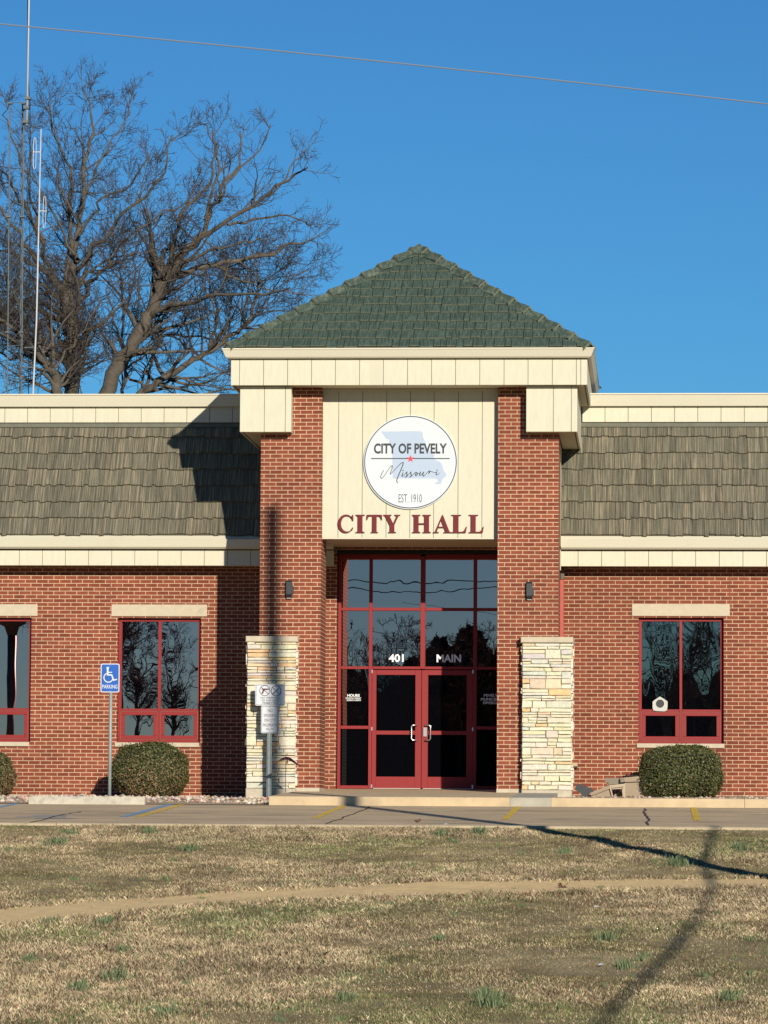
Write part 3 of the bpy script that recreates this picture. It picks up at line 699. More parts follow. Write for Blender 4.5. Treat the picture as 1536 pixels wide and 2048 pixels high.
# --- tower: cladding rings, gutter, pyramid roof
XC = (X(443.5, 697, YGUT)+X(1189, 697, YGUT))/2; HW = (X(1189, 697, YGUT)-X(443.5, 697, YGUT))/2; YC = YGUT+HW
def ring_panels(name, hw, z0, z1, spans, jref=None):
    """front boards over spans plus plain side boards, as one mesh"""
zf0, zf1 = Z(818, 770, YFAS), Z(818, 718, YFAS)
hwf = (X(1174.5, 740, YFAS)-X(462, 740, YFAS))/2; xcf = (X(1174.5, 740, YFAS)+X(462, 740, YFAS))/2
hyf = YC-YFAS
mb = MB(); js = [X(q, 745, YFAS) for q in (479, 527, 575, 623, 670.5, 719, 766.5, 815, 863, 911, 959.5, 1008, 1056, 1104.5, 1152.5, 1161.5)]
panels(mb, xcf-hwf, xcf+hwf, zf0, zf1, YFAS, js)
def side_boards(mb, x, sgn, y0, y1, z0, z1):
    y = y0; 
    while y < y1-.02:
        q = min(y+.406, y1); a, b = sorted((x, x-sgn*.03)); mb.box(a, b, y+.003, q-.003, z0, z1, 0); y = q
    a, b = sorted((x-sgn*.031, x-sgn*.05)); mb.box(a, b, y0, y1, z0+.003, z1-.003, 1)
for s in (-1, 1): side_boards(mb, xcf+s*hwf, s, YFAS+.04, YC+hyf, zf0, zf1)
mb.box(xcf-hwf, xcf+hwf, YC+hyf-.03, YC+hyf, zf0, zf1, 0)
mb.build('tower_fascia', [CREAM, GAPSHADE], hall)
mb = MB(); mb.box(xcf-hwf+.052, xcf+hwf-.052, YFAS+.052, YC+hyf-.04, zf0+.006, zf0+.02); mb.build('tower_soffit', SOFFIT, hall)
# lower boxes wrapping the outer corners
zb0, zb1 = Z(818, 863.5, YBOX), zf0-.002
for s, (pa, pb, jj) in ((-1, (480, 582.5, (528.5, 570.5))), (1, (1052.5, 1154.5, (1106.5, 1142.5)))):
    xa, xb = X(pa, 820, YBOX), X(pb, 820, YBOX)
    mb = MB(); panels(mb, xa, xb, zb0, zb1, YBOX, [X(q, 820, YBOX) for q in jj])
    xo = xa if s < 0 else xb; xi = xb if s < 0 else xa
    side_boards(mb, xo, s, YBOX+.04, 5.6, zb0, zb1); side_boards(mb, xi, -s, YBOX+.04, YP-.002, zb0, zb1)
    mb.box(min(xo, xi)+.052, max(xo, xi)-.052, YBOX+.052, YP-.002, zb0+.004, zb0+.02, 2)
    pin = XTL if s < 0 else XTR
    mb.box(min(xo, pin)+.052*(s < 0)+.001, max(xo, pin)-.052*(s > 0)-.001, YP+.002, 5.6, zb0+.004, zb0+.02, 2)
    mb.build('tower_side_box', [CREAM, GAPSHADE, SOFFIT], hall)
    # cladding above the porch between pier and mansard
    zc = Z(820, 1076.5, YPAN)
    mb = MB(); a, b = sorted((pin-s*.02, pin-s*.2)); mb.box(a, b, YP+PD+.001, YW-.001, zc, ZSOF); mb.build('porch_side_wall', CREAM, hall)
# entrance header panel
xa, xb = X(643, 950, YPAN)-.0, X(995, 950, YPAN)+.1
zp0, zp1 = Z(820, 1075.5, YPAN), zf0
mb = MB(); panels(mb, xa, xb, zp0, zp1, YPAN, [X(q, 950, YPAN) for q in (676.5, 724.5, 772.5, 820, 867.5, 916, 964)])
mb.build('entrance_panel', [CREAM, GAPSHADE], hall)
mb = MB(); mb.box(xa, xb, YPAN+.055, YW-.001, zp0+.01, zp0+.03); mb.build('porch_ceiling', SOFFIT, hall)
mb = MB(); mb.box(xa, xb, YPAN-.006, YPAN+.054, zp0-.022, zp0-.001); mb.build('panel_trim', CREAMT, hall); mb = MB(); mb.box(xa, xb-.1, YPAN-.02, YPAN-.0005, zp1-.035, zp1-.001);mb.build('panel_trim', CREAMT, hall)
# gutter of the tower
zg0, zg1 = Z(818, 715.5, YGUT+.06), Z(818, 695.5, YGUT)
mb = MB(); mb.ringsweep([(-.30, zg0), (-.085, zg0), (-.06, zg0+.02), (-.012, zg1-.03), (0, zg1-.018), (0, zg1), (-.02, zg1), (-.30, zg1-.01)][::-1], XC, YC, HW, HW)
mb.build('tower_gutter', CREAMT, hall)
mb = MB(); mb.ringsweep([(-.30, zf1+.001), (-.17, zf1+.001), (-.17, zg0-.001), (-.30, zg0-.001)][::-1], XC, YC, HW, HW); mb.build('gutter_painted_shadow', GAPSHADE, hall)  # dark band painted in for the shade beneath the tower gutter
# pyramid
ZA = Z(836, 498, YC); hr = HW-.07; ze = zg1+.015
def roof_face(mb, q, r):
    """one slope in local coords: u along the eave, t 0..1 up, then rotated q quarter turns"""
    R = Matrix.Rotation(q*math.pi/2, 3, 'Z'); H = ZA-ze; sl = math.hypot(H, hr); nl = Vector((0, -H, hr)).normalized()
    def pt(u, t, h):
        v = Vector((u, -hr*(1-t), 0))+Vector((0, nl.y*h, nl.z*h)); v = R @ v
        return (XC+v.x, YC+v.y, ze+H*t+nl.z*h)
    mb.add([pt(-hr, 0, -.01), pt(hr, 0, -.01), pt(0, 1, -.01)], [(0, 1, 2)], 1)
    N = 12
    for k in range(N):
        a, b = k/N, (k+1)/N+.012
        b = min(b, .999)
        x = -hr-r.uniform(0, .2)
        while x < hr:
            w = r.choice((.12, .17, .22, .28))*r.uniform(.85, 1.15); l, m = x+.005, x+w-.005; x += w
            ha, hb = hr*(1-a), hr*(1-b)
            l0, m0 = max(l, -ha), min(m, ha); l1, m1 = max(l, -hb), min(m, hb)
            if m0-l0 < .01: continue
            if l1 > m1: c = (max(-hb, min(hb, (l0+m0)/2))); l1 = m1 = c
            h = .036+r.uniform(-.005, .007); tl = tr = r.choice((-.008, 0, .004)); tone = (r.random(), r.random(), r.random())
            vs = [pt(l0, a+tl, -.005), pt(m0, a+tr, -.005), pt(l0, a+tl, h), pt(m0, a+tr, h), pt(l1, b, .002), pt(m1, b, .002)]
            mb.add(vs, [(2, 3, 5, 4), (0, 2, 4), (1, 5, 3)], 0, tone)
            mb.add([pt(l0, a+tl, .012), pt(m0, a+tr, .012), pt(l0, a+tl, h), pt(m0, a+tr, h)], [(0, 1, 3, 2)], 2, tone)
mb = MB(); r = random.Random(4)
for q in range(4): roof_face(mb, q, r)
roof = mb.build('tower_roof', [SHAKEG, GAPSHADE, BUTTLIT], hall)
mb = MB()
NC = 11.5; ap = Vector((XC, YC, ZA+.03))
for sx, sy in ((-1, -1), (1, -1), (1, 1), (-1, 1)):
    c = Vector((XC+sx*hr, YC+sy*hr, ze)); d = (ap-c)
    for k in range(12):
        t0, t1 = k/11.6, min((k+1.12)/11.6, 1.0)
        a, b = c+d*t0, c+d*t1; wv = Vector((-sx*1.0, sy*1.0, 0)).normalized(); wv = Vector((sy, -sx, 0)).normalized()*1
        wd = .15; out0, out1 = .095, .03
        def cap(p, up): return [p-wv*wd+Vector((0, 0, up-.12)), p+Vector((0, 0, up)), p+wv*wd+Vector((0, 0, up-.12))]
        A, B = cap(a, out0), cap(b, out1); Al = cap(a, out0-.05)
        mb.add(A+B+Al, [(0, 1, 4, 3), (1, 2, 5, 4)], 0, (rnd.random(), rnd.random(), rnd.random()))
for sx, sy in ((-1, -1), (1, -1), (1, 1), (-1, 1)):
    c = Vector((XC+sx*hr, YC+sy*hr, ze)); d = (ap-c); wv = Vector((sy, -sx, 0)).normalized(); wd = .15
    for k in range(12):
        a = c+d*(k/11.6)
        A = [a-wv*wd+Vector((0, 0, .095-.12)), a+Vector((0, 0, .095)), a+wv*wd+Vector((0, 0, .095-.12))]; B = [p-Vector((0, 0, .035)) for p in A]
        mb.add(A+B, [(0, 3, 4, 1), (1, 4, 5, 2)], 1, (.5, .5, .5))
mb.add([ap+Vector((0, 0, .07)), ap+Vector((-.26, -.26, -.15)), ap+Vector((.26, -.26, -.15)), ap+Vector((.26, .26, -.15)), ap+Vector((-.26, .26, -.15))], [(0, 1, 2), (0, 2, 3), (0, 3, 4), (0, 4, 1)], 0, (.5, .5, .5))
mb.build('hip_cap', [SHAKEH, BUTTLIT], roof)

# --- storefront and doors
def sx(p): return X(p, 1400, YS)
def sz(p): return Z(843, p, YS)
mb = MB(); D = .10
ztop = sz(1113); vb = [(675, 681), (737, 743.5), (946, 953), (1007, 1013)]
def bar(x0, x1, z0, z1, o=0.0, m=mb): m.bbox(x0, x1, YS+o, YS+D, z0, z1, .004)
for a, b in vb: bar(sx(a), sx(b), ZD+.001, ztop+.04)
bar(sx(840), sx(849.5), sz(1338), ztop)
for seg in ((681, 737), (743.5, 840), (849.5, 946), (953, 1007)):
    bar(sx(seg[0]), sx(seg[1]), sz(1117.5), ztop+.04, .002); bar(sx(seg[0]), sx(seg[1]), sz(1221.5), sz(1215.5), .002); bar(sx(seg[0]), sx(seg[1]), sz(1338.5), sz(1333), .002)
for seg in ((681, 737), (953, 1007)): bar(sx(seg[0]), sx(seg[1]), sz(1458.5), sz(1452), .002); bar(sx(seg[0]), sx(seg[1]), sz(1578), sz(1571.5), .002)
mb.box(sx(672), sx(1013), YS+.5, YS+.52, ZD, ztop, 1)
mb.box(SX0, SX1, YW+.04, YS+D, ztop+.041, ZH-.001, 1)  # head panel coloured near black to stand for the porch shade
store = mb.build('storefront', [REDF, INTSHADE], hall)
def pane(a, b, t, u, m=GLASS2, par=None, y=YS+.055):
    q = MB(); q.box(sx(a), sx(b), y, y+.008, sz(u), sz(t)); return q.build('pane', m, par or store)
for seg in ((681, 737), (743.5, 840), (849.5, 946), (953, 1007)):
    pane(seg[0], seg[1], 1117.5, 1215.5); pane(seg[0], seg[1], 1221.5, 1333)
for seg in ((681, 737), (953, 1007)): pane(seg[0], seg[1], 1338.5, 1452, GLASSM); pane(seg[0], seg[1], 1458.5, 1571.5, GLASSD)
YG = YS+.0535
q = MB(); text_mb(q, "401", sx(776.5), sx(806.5), sz(1324), sz(1308), YG, bold=.025); q.build('number_lettering', DECAL, store); q = MB(); text_mb(q, "MAIN", sx(872.5), sx(921.5), sz(1324), sz(1308.5), YG, bold=.03); q.build('street_lettering', DECAL, store)
q = MB(); text_mb(q, "HOURS", sx(694), sx(719), sz(1394), sz(1388.5), YG, bold=.03); text_mb(q, "MONDAY-FRIDAY", sx(691), sx(722), sz(1398.3), sz(1395.2), YG, bold=.02); text_mb(q, "8:00AM-4:00PM", sx(693), sx(721), sz(1402.3), sz(1399.2), YG, bold=.02); q.build('hours_lettering', DECAL, store)
q = MB(); text_mb(q, "PEVELY", sx(967.5), sx(995), sz(1392.5), sz(1387.5), YG, bold=.02); text_mb(q, "MUNICIPAL", sx(961.5), sx(1003), sz(1400.5), sz(1395), YG, bold=.02); text_mb(q, "DIVISION", sx(966), sx(999), sz(1407.5), sz(1402), YG, bold=.02); q.build('division_lettering', DECAL, store)
def door(x0, x1, gl, gr):
    m = MB(); y = YS+.012; zt, zb = sz(1340), sz(1576.3)
    g0, g1, g2, g3 = sz(1350), sz(1461.5), sz(1469.5), sz(1553.5)
    for a, b, c, d in ((x0, gl, zb, zt), (gr, x1, zb, zt), (gl, gr, g0, zt), (gl, gr, g2, g1), (gl, gr, zb, g3)):
        m.bbox(sx(a), sx(b), y+(.001 if a == gl else 0), y+.05, c, d, .003)
    d = m.build('door', REDF, hall)
    for t, u, gm in ((1350, 1461.5, GLASSD if x0 < 800 else GLASSM), (1469.5, 1553.5, GLASSD)):
        q = MB(); q.box(sx(gl), sx(gr), y+.022, y+.03, sz(u), sz(t)); q.build('pane', gm, d)
    hx = gr-3.5 if x0 < 800 else gl-3.0+2
    q = MB(); s = 1 if x0 < 800 else -1
    hxm = sx(834 if s > 0 else 851.5); bx = sx(823.5 if s > 0 else 861.5); za, zc = sz(1450.5), sz(1480.5)
    q.tube([(hxm, y, za), (hxm, y-.05, za), (bx+s*.02, y-.06, za), (bx, y-.06, za-.025), (bx, y-.06, zc+.025), (bx+s*.02, y-.06, zc), (hxm, y-.05, zc), (hxm, y, zc)], .013, 8)
    q.build('handle', STEEL, d, smooth=True)
    for zz in (1343, 1458, 1573):
        q = MB(); q.box(sx(x0)-.008 if s > 0 else sx(x1)-.012, sx(x0)+.012 if s > 0 else sx(x1)+.008, y-.02, y, sz(zz+3.5), sz(zz-3.5)); q.build('hinge', STEEL, d)
    q = MB(); q.box(sx(x0+3), sx(x1-1), y-.004, y-.0005, sz(1577.6), sz(1576.5)); q.build('door_sweep', mat('alu_strip', (.75, .6, .55), .5), d)
    if s < 0:
        q = MB(); q.box(sx(847), sx(854), y-.03, y-.0002, sz(1473), sz(1455)); q.build('lock', STEEL, d)
    return d
door(743.8, 842.6, 752.5, 830.5); door(843.4, 945.8, 856, 933)

# --- downspout and small fittings of the wall
mb = MB(); xd0, xd1 = X(1119.5, 1200, YW-.1), X(1127.5, 1200, YW-.1)
mb.bbox(xd0, xd1+.0, YW-.11, YW-.02, ZWB+.3, Z(1123, 1159, YW-.1), .008)
mb.build('downspout', REDD, hall)
mb = MB(); mb.bbox(xd0+.01, xd1+.01, YW-.12, YW-.02, Z(1123, 1158.5, YW-.1), Z(1123, 1138, YW-.1), .006); mb.build('downspout_top', mat('bronze_pipe', (.12, .085, .055), .5), hall)

# ------------------------------------------------------------------ signs and fittings on the building
def lamp(px, py, label):
    c = P(px, py, 0); o = MB(); w = .048; h0 = Z(px, py+17, 0)-c.z; h1 = Z(px, py-18, 0)-c.z
    x = c.x
    o.xprism([(-.002, c.z+h0), (-.05, c.z+h0), (-.085, c.z+h0+.06), (-.085, c.z+h1-.03), (-.06, c.z+h1), (-.002, c.z+h1)][::-1], x-w, x+w)
    e = empty('wall_lamp', (c.x, 0, c.z)); 
    o.build('housing', BLACK, e)
    o = MB(); o.box(x+w+.001, x+w+.025, -.075, -.003, c.z-.07, c.z+.055); o.build('sensor_box', BLACK, e)
    o = MB(); o.box(x-w+.01, x+w-.01, -.05, -.004, c.z+h0-.012, c.z+h0-.001); o.build('lens', mat('lamp_lens', (.5, .5, .47), .4), e)
    tag(e, label, 'wall lamp', 'black wall lamps on the piers')
lamp(578.5, 1179, 'slim black wall lamp on the brick pier above the signpost')
lamp(1059, 1182, 'slim black wall lamp on the brick pier beside the downspout')
# round seal
YSG = YPAN-.035
def q8(x, y): p = P(720+x/7.314, 820+y/7.314, YSG); return (p.x, p.z)
ctr = q8(738, 763); Rr = (q8(738+672, 763)[0]-ctr[0])
seal = empty('round_sign', (ctr[0], YSG, ctr[1])); tag(seal, 'round white city seal with black rim above the entrance letters', 'sign')
def circ(r, n=96, c=ctr): return [(c[0]+r*math.cos(2*math.pi*i/n), c[1]+r*math.sin(2*math.pi*i/n)) for i in range(n)]
m = MB(); m.prism(circ(Rr*1.026), YSG, YPAN-.0005); m.build('disc', WHITE, seal)
m = MB(); n = 96; ro, ri = circ(Rr*1.008), circ(Rr*.988)
for i in range(n):
    j = (i+1) % n; m.quad((ri[i][0], YSG-.002, ri[i][1]), (ro[i][0], YSG-.002, ro[i][1]), (ro[j][0], YSG-.002, ro[j][1]), (ri[j][0], YSG-.002, ri[j][1]))
m.build('rim', INK, seal)
mo = [(310,315),(880,309),(905,322),(922,345),(919,380),(932,420),(955,470),(975,530),(1010,585),(1060,640),(1092,658),(1080,690),(1112,732),(1155,752),(1195,788),(1213,820),(1213,855),(1225,885),(1237,914),(1262,918),(1262,962),(1240,985),(1215,1000),(1190,1050),(1185,1080),(1093,1085),(1108,1062),(1142,1045),(1130,1018),(1112,1000),(478,1000),(474,640),(470,540),(455,500),(425,470),(432,440),(420,428),(390,425),(365,395),(340,360)]
m = MB(); m.prism([q8(*p) for p in mo], YSG-.002, YSG-.0005); m.build('state_outline', PALEB, seal)
m = MB(); yt = YSG-.004
def fit8(mm, s, x0, x1, y0, y1, b, yy=yt):
    a = q8(x0, y1); c = q8(x1, y0); text_mb(mm, s, a[0], c[0], a[1], c[1], yy, bold=b)
fit8(m, "CITY OF PEVELY", 203, 1272, 487, 640, .032)
m.build('name_lettering', INK, seal)
m = MB(); a = q8(163, 717); b = q8(1312, 703); m.box(a[0], b[0], yt, yt+.002, a[1], b[1]); m.build('rule_line', INK, seal)
m = MB(); fit8(m, "EST. 1910", 565, 905, 1232, 1352, -.010); m.build('date_lettering', INK, seal)
m = MB(); c = q8(738, 714); st = []
for i in range(10):
    rr = (q8(738+57, 714)[0]-c[0])*(1 if i % 2 == 0 else .42); t = math.pi/2+i*math.pi/5; st.append((c[0]+rr*math.cos(t), c[1]+rr*math.sin(t)))
m.prism(st, YSG-.0065, YSG-.0045); m.build('star', STARR, seal)
S = [[(345,885,9),(315,935,9),(302,975,9),(305,998,8),(322,1000,8),(350,970,8),(400,895,8),(445,830,8),(472,812,10),(470,850,10),(447,915,9),(440,942,9),(470,915,8),(530,850,8),(600,780,10),(630,765,12),(633,785,14),(610,850,14),(575,930,14),(545,1000,14),(537,1040,12),(545,1062,10),(556,1066,8)],
     [(625,885,16),(640,888,10)],[(632,915,10),(615,955,16),(618,972,12),(640,962,8),(668,925,9),(690,905,12),(682,925,14),(690,950,14),(678,975,14),(656,985,11),(690,970,8),(722,930,8),(748,905,11),(742,928,14),(752,950,14),(742,975,14),(722,985,10),(760,965,8),(790,930,8),(820,912,12),(838,925,12),(836,950,14),(815,962,14),(808,945,12),(825,918,9),(860,930,7),(885,915,8),(890,905,12),(872,945,14),(876,960,12),(900,948,8),(930,910,10),(934,908,12),(918,945,14),(925,968,14),(942,962,9),(985,915,8),(1008,890,9),(1018,892,13),(1012,915,13),(1005,930,12),(1030,900,9),(1048,898,8),(1088,920,6),(1125,905,10),(1112,935,14),(1118,952,10),(1145,940,7),(1168,918,6)],[(1122,878,14),(1136,882,10)]]
m = MB(); k8 = 1/7.314/ (F/(YSG-CAM.y))
for s_ in S:
    m.stroke([(*q8(x, y), w*.95*k8) for x, y, w in s_], .01, yt, yt+.001)
m.build('script_lettering', INK, seal)
# CITY HALL serif letters, in a unit box
def serif_letter(mb, ch, x0, x1, z0, z1, y0, y1):
    def T(p): return [(x0+a*(x1-x0), z0+b*(z1-z0)) for a, b in p]
    def pr(p): mb.prism(T(p), y0, y1)
    t = .035
    def stem(a, b, w=.30): 
        pr([(a, 0), (b, 0), (b, t), (b-.0, t), (a, t)]); pr([(a, 1-t), (b, 1-t), (b, 1), (a, 1)])
        c = (a+b)/2; h = w/2; pr([(c-h, t+.0), (c+h, t+.0), (c+h, 1-t), (c-h, 1-t)])
        for s in (-1, 1):
            pr([(c+s*h, t), (c+s*(h+.5*(b-c-h)), t), (c+s*h, t+.06)]); pr([(c+s*h, 1-t), (c+s*(h+.5*(b-c-h)), 1-t), (c+s*h, 1-t-.06)])
    if ch == 'I': stem(0, 1, .50)
    if ch == 'H':
        stem(0, .44, .24); stem(.56, 1, .24); pr([(.33, .47), (.67, .47), (.67, .53), (.33, .53)])
    if ch == 'L':
        pr([(0, 0), (.93, 0), (1, .34), (.955, .34), (.84, .13), (.70, .055), (.46, .055), (.46, 1-t), (.62, 1-t), (.62, 1), (0, 1), (0, 1-t), (.15, 1-t), (.15, t), (0, t)])
    if ch == 'T':
        pr([(.28, 0), (.74, 0), (.74, t), (.645, t+.01), (.645, .935), (.80, .925), (.90, .86), (.965, .72), (1, .72), (.985, 1), (.015, 1), (0, .72), (.035, .72), (.10, .86), (.20, .925), (.375, .935), (.375, t+.01), (.28, t)])
    if ch == 'Y':
        pr([(.30, 0), (.76, 0), (.76, t), (.655, t+.01), (.655, .43), (.86, .85), (.93, 1-t), (1, 1-t), (1, 1), (.66, 1), (.66, 1-t), (.76, 1-t), (.775, .90), (.585, .51), (.375, .92), (.39, 1-t), (.48, 1-t), (.48, 1), (0, 1), (0, 1-t), (.07, 1-t), (.13, .90), (.395, .40), (.395, t+.01), (.30, t)])
    if ch == 'A':
        pr([(0, 0), (.32, 0), (.32, t), (.235, t), (.205, .07), (.29, .285), (.305, .335), (.445, .72), (.585, .335), (.6, .285), (.69, .06), (.67, t), (.58, t), (.58, 0), (1, 0), (1, t), (.93, t), (.885, .10), (.535, 1), (.505, 1), (.135, .11), (.08, t), (0, t)])
        pr([(.285, .285), (.605, .285), (.588, .335), (.302, .335)])
    if ch == 'C':
        import math as mm
        out = []; inn = []
        for i in range(33):
            a = mm.radians(38+i*(322-38)/32); out.append((.52+.52*mm.cos(a), .5+.51*mm.sin(a)))
            aa = mm.radians(42+i*(318-42)/32); inn.append((.60+.40*mm.cos(aa), .5+.44*mm.sin(aa)))
        for i in range(32): pr([out[i], out[i+1], inn[i+1], inn[i]])
        pr([(.93, 1.0), (.965, 1.0), (.985, .67), (.94, .67), (.88, .80), (.80, .86), (.86, .90)])
        pr([(.82, .16), (.94, .30), (.98, .27), (.90, .12)])
cs = empty('city_hall_letters', P(820, 1066, YPAN)); tag(cs, 'raised maroon serif letters reading CITY HALL on the cream entrance panel', 'sign')
LZ0, LZ1 = Z(820, 760+938/3.072, YPAN-.03), Z(820, 760+828/3.072, YPAN-.03)
for ch, a, b in (('C', 140, 237), ('I', 250, 305), ('T', 317, 412), ('Y', 420, 523), ('H', 597, 712), ('A', 725, 838), ('L', 838, 933), ('L', 945, 1037)):
    m = MB(); serif_letter(m, ch, X(630+a/3.072, 1050, YPAN-.03), X(630+b/3.072, 1050, YPAN-.03), LZ0, LZ1, YPAN-.038, YPAN-.002); m.build('letter', MAROON, cs)

def rrect(x0, x1, z0, z1, r, n=5):
    o = []
    for cx, cz, a0 in ((x1-r, z1-r, 0), (x0+r, z1-r, 90), (x0+r, z0+r, 180), (x1-r, z0+r, 270)):
        for i in range(n+1): t = math.radians(a0+90*i/n); o.append((cx+r*math.cos(t), cz+r*math.sin(t)))
    return o
def border(m, x0, x1, z0, z1, r, w, y):
    o = rrect(x0, x1, z0, z1, r); i_ = rrect(x0+w, x1-w, z0+w, z1-w, max(r-w, .004)); n = len(o)
    for i in range(n):
        j = (i+1) % n; m.quad((i_[i][0], y, i_[i][1]), (o[i][0], y, o[i][1]), (o[j][0], y, o[j][1]), (i_[j][0], y, i_[j][1]))
# parking sign
Yq = YK+.12; c = P(219, 1592, Yq)
ps = empty('parking_sign', (c.x, Yq, bed_z(c.x, Yq))); tag(ps, 'blue accessible parking sign on a round grey post behind the wheel stop', 'sign')
m = MB(); zt = Z(221, 1330, Yq); m.tube([(c.x, Yq, bed_z(c.x, Yq)-.2), (X(222.3, 1340, Yq), Yq, zt+.02)], .0265, 12); m.build('post', GALV, ps, smooth=True)
def q6(x, y, yy=Yq): p = P(190+x/6.4, 1310+y/6.4, yy-.04); return (p.x, p.z)
a = q6(70, 478); b = q6(315, 110); ysn = Yq-.035
m = MB(); m.prism(rrect(a[0], b[0], a[1], b[1], .03), ysn, ysn+.004); m.build('plate', SIGNW, ps)
m = MB(); m.prism(rrect(a[0]+.014, b[0]-.014, a[1]+.014, b[1]-.014, .02), ysn-.002, ysn-.0005); m.build('blue_face', BLUE, ps)
k6 = (YK-CAM.y)/F/6.4
m = MB(); yy = ysn-.004
hc = q6(163, 167); m.prism([(hc[0]+17*k6*math.cos(t*math.pi/8), hc[1]+17*k6*math.sin(t*math.pi/8)) for t in range(16)], yy, yy+.002)
m.stroke([(*q6(162, 190), 24*k6), (*q6(163, 256), 22*k6)], .01, yy, yy+.001)
m.stroke([(*q6(160, 222), 13*k6), (*q6(213, 222), 13*k6)], .01, yy-.0004, yy+.001)
m.stroke([(*q6(160, 254), 18*k6), (*q6(214, 256), 18*k6), (*q6(238, 322), 17*k6), (*q6(276, 312), 14*k6)], .01, yy-.0008, yy+.001)
m.stroke([(*q6(172+58*math.cos(math.radians(t)), 290+58*math.sin(math.radians(t))), 13*k6) for t in range(25, 255, 14)], .01, yy-.0012, yy+.001)
m.build('wheelchair_symbol', WHITE, ps)
m = MB(); a = q6(92, 430); b = q6(288, 380); text_mb(m, "PARKING", a[0], b[0], a[1], b[1], yy, bold=.012); m.build('lettering', WHITE, ps)
for y_ in (140, 460): m = MB(); h = q6(193, y_); m.prism([(h[0]+.008*math.cos(t*math.pi/4), h[1]+.008*math.sin(t*math.pi/4)) for t in range(8)], yy-.003, yy); m.build('bolt', STEEL, ps)
# no weapons / no smoking post
Yn = -.46; c = P(538, 1588, Yn); zb = walk_z(Yn)-.05
ns = empty('rules_signpost', (c.x, Yn, zb)); tag(ns, 'grey signpost with no weapons and no smoking plates before the left stone pillar', 'sign')
m = MB(); zt = Z(540, 1372, Yn); x = c.x
m.add([], [])
prof = [(-.040, .0), (-.026, .0), (-.018, -.030), (.018, -.030), (.026, .0), (.040, .0), (.040, .006), (.022, .006), (.015, -.024), (-.015, -.024), (-.022, .006), (-.040, .006)]
vs = [(x+a, Yn+b, z) for z in (zb-.1, zt) for a, b in prof]; n = len(prof)
m.add(vs, [(i, (i+1) % n, n+(i+1) % n, n+i) for i in range(n)]+[tuple(range(n, 2*n))]); m.build('post', GALV, ns)
s17 = 17.0625
def q17(x_, y_): p = P(500+x_/s17, 1360+y_/s17, Yn-.04); return (p.x, p.z)
k17 = (Yn-.04-CAM.y)/F/s17
ys1 = Yn-.038
def plate(name, x0, y0, x1, y1, inkm):
    a = q17(x0, y1); b = q17(x1, y0); m = MB(); m.prism(rrect(a[0], b[0], a[1], b[1], .028), ys1, ys1+.004); pl = m.build(name, SIGNW, ns)
    m = MB(); border(m, a[0]+.010, b[0]-.010, a[1]+.010, b[1]-.010, .022, .007, ys1-.0015); m.build('border', inkm, pl)
    return pl
GREYINK = mat('grey_ink', (.10, .09, .11), .5)
p1 = plate('weapons_plate', 175, 145, 1195, 875, GREYINK); p2 = plate('smoking_plate', 372, 880, 985, 1815, GREYINK)
yy = ys1-.002
m = MB()
def ringm(m, cx, cy, r, w, y):
    c_ = q17(cx, cy); n = 40
    for i in range(n):
        t0, t1 = 2*math.pi*i/n, 2*math.pi*(i+1)/n; ro, ri = (r+w/2)*k17, (r-w/2)*k17
        m.quad((c_[0]+ri*math.cos(t0), y, c_[1]+ri*math.sin(t0)), (c_[0]+ro*math.cos(t0), y, c_[1]+ro*math.sin(t0)), (c_[0]+ro*math.cos(t1), y, c_[1]+ro*math.sin(t1)), (c_[0]+ri*math.cos(t1), y, c_[1]+ri*math.sin(t1)))
ringm(m, 505, 362, 176, 20, yy); m.stroke([q17(380, 245), q17(630, 480)], 20*k17, yy, yy+.0005)
gun = [(385, 290), (660, 290), (660, 325), (600, 335), (500, 345), (470, 400), (445, 475), (385, 455), (425, 380), (435, 335), (410, 320), (400, 300)]
m.prism([q17(*p) for p in gun], yy-.002, yy-.001); m.build('pistol_symbol', INKR, p1)
m = MB(); ringm(m, 890, 370, 172, 22, yy); m.stroke([q17(765, 255), q17(1015, 485)], 18*k17, yy, yy+.0005)
m.prism([q17(*p) for p in ((975, 275), (1000, 290), (840, 440), (800, 490), (765, 495), (775, 455), (900, 345))], yy-.002, yy-.001); m.build('knife_symbol', INK, p1)
m = MB()
for s_, x0, x1, y0, y1 in (("NO WEAPONS", 365, 1015, 575, 640), ("OF ANY KIND", 395, 990, 665, 730), ("PERMITTED", 425, 955, 755, 818)):
    a = q17(x0, y1); b = q17(x1, y0); m = MB(); text_mb(m, s_, a[0], b[0], a[1], b[1], yy, bold=.012); m.build('lettering', GREYINK, p1)
for s_, x0, x1, y0, y1 in (("NO", 608, 770, 990, 1095), ("SMOKING", 465, 905, 1160, 1255), ("ON CITY", 480, 885, 1325, 1420), ("PROPERTY", 445, 915, 1490, 1590)):
    a = q17(x0, y1); b = q17(x1, y0); m = MB(); text_mb(m, s_, a[0], b[0], a[1], b[1], yy, bold=.0); m.build('lettering', INKR, p2)
m = MB()
for k in range(7):
    if k == 3: continue
    a = q17(548+k*39, 1690); b = q17(575+k*39, 1655); m.box(a[0], b[0], yy, yy+.001, a[1], b[1])
m.build('small_print', GREYINK, p2)
for (xx_, y_) in ((685, 235), (680, 945), (672, 1730), (665, 850)):
    m = MB(); h = q17(xx_, y_); m.prism([(h[0]+.007*math.cos(t*math.pi/4), h[1]+.007*math.sin(t*math.pi/4)) for t in range(8)], yy-.004, yy); m.build('bolt', GREYINK, p2)

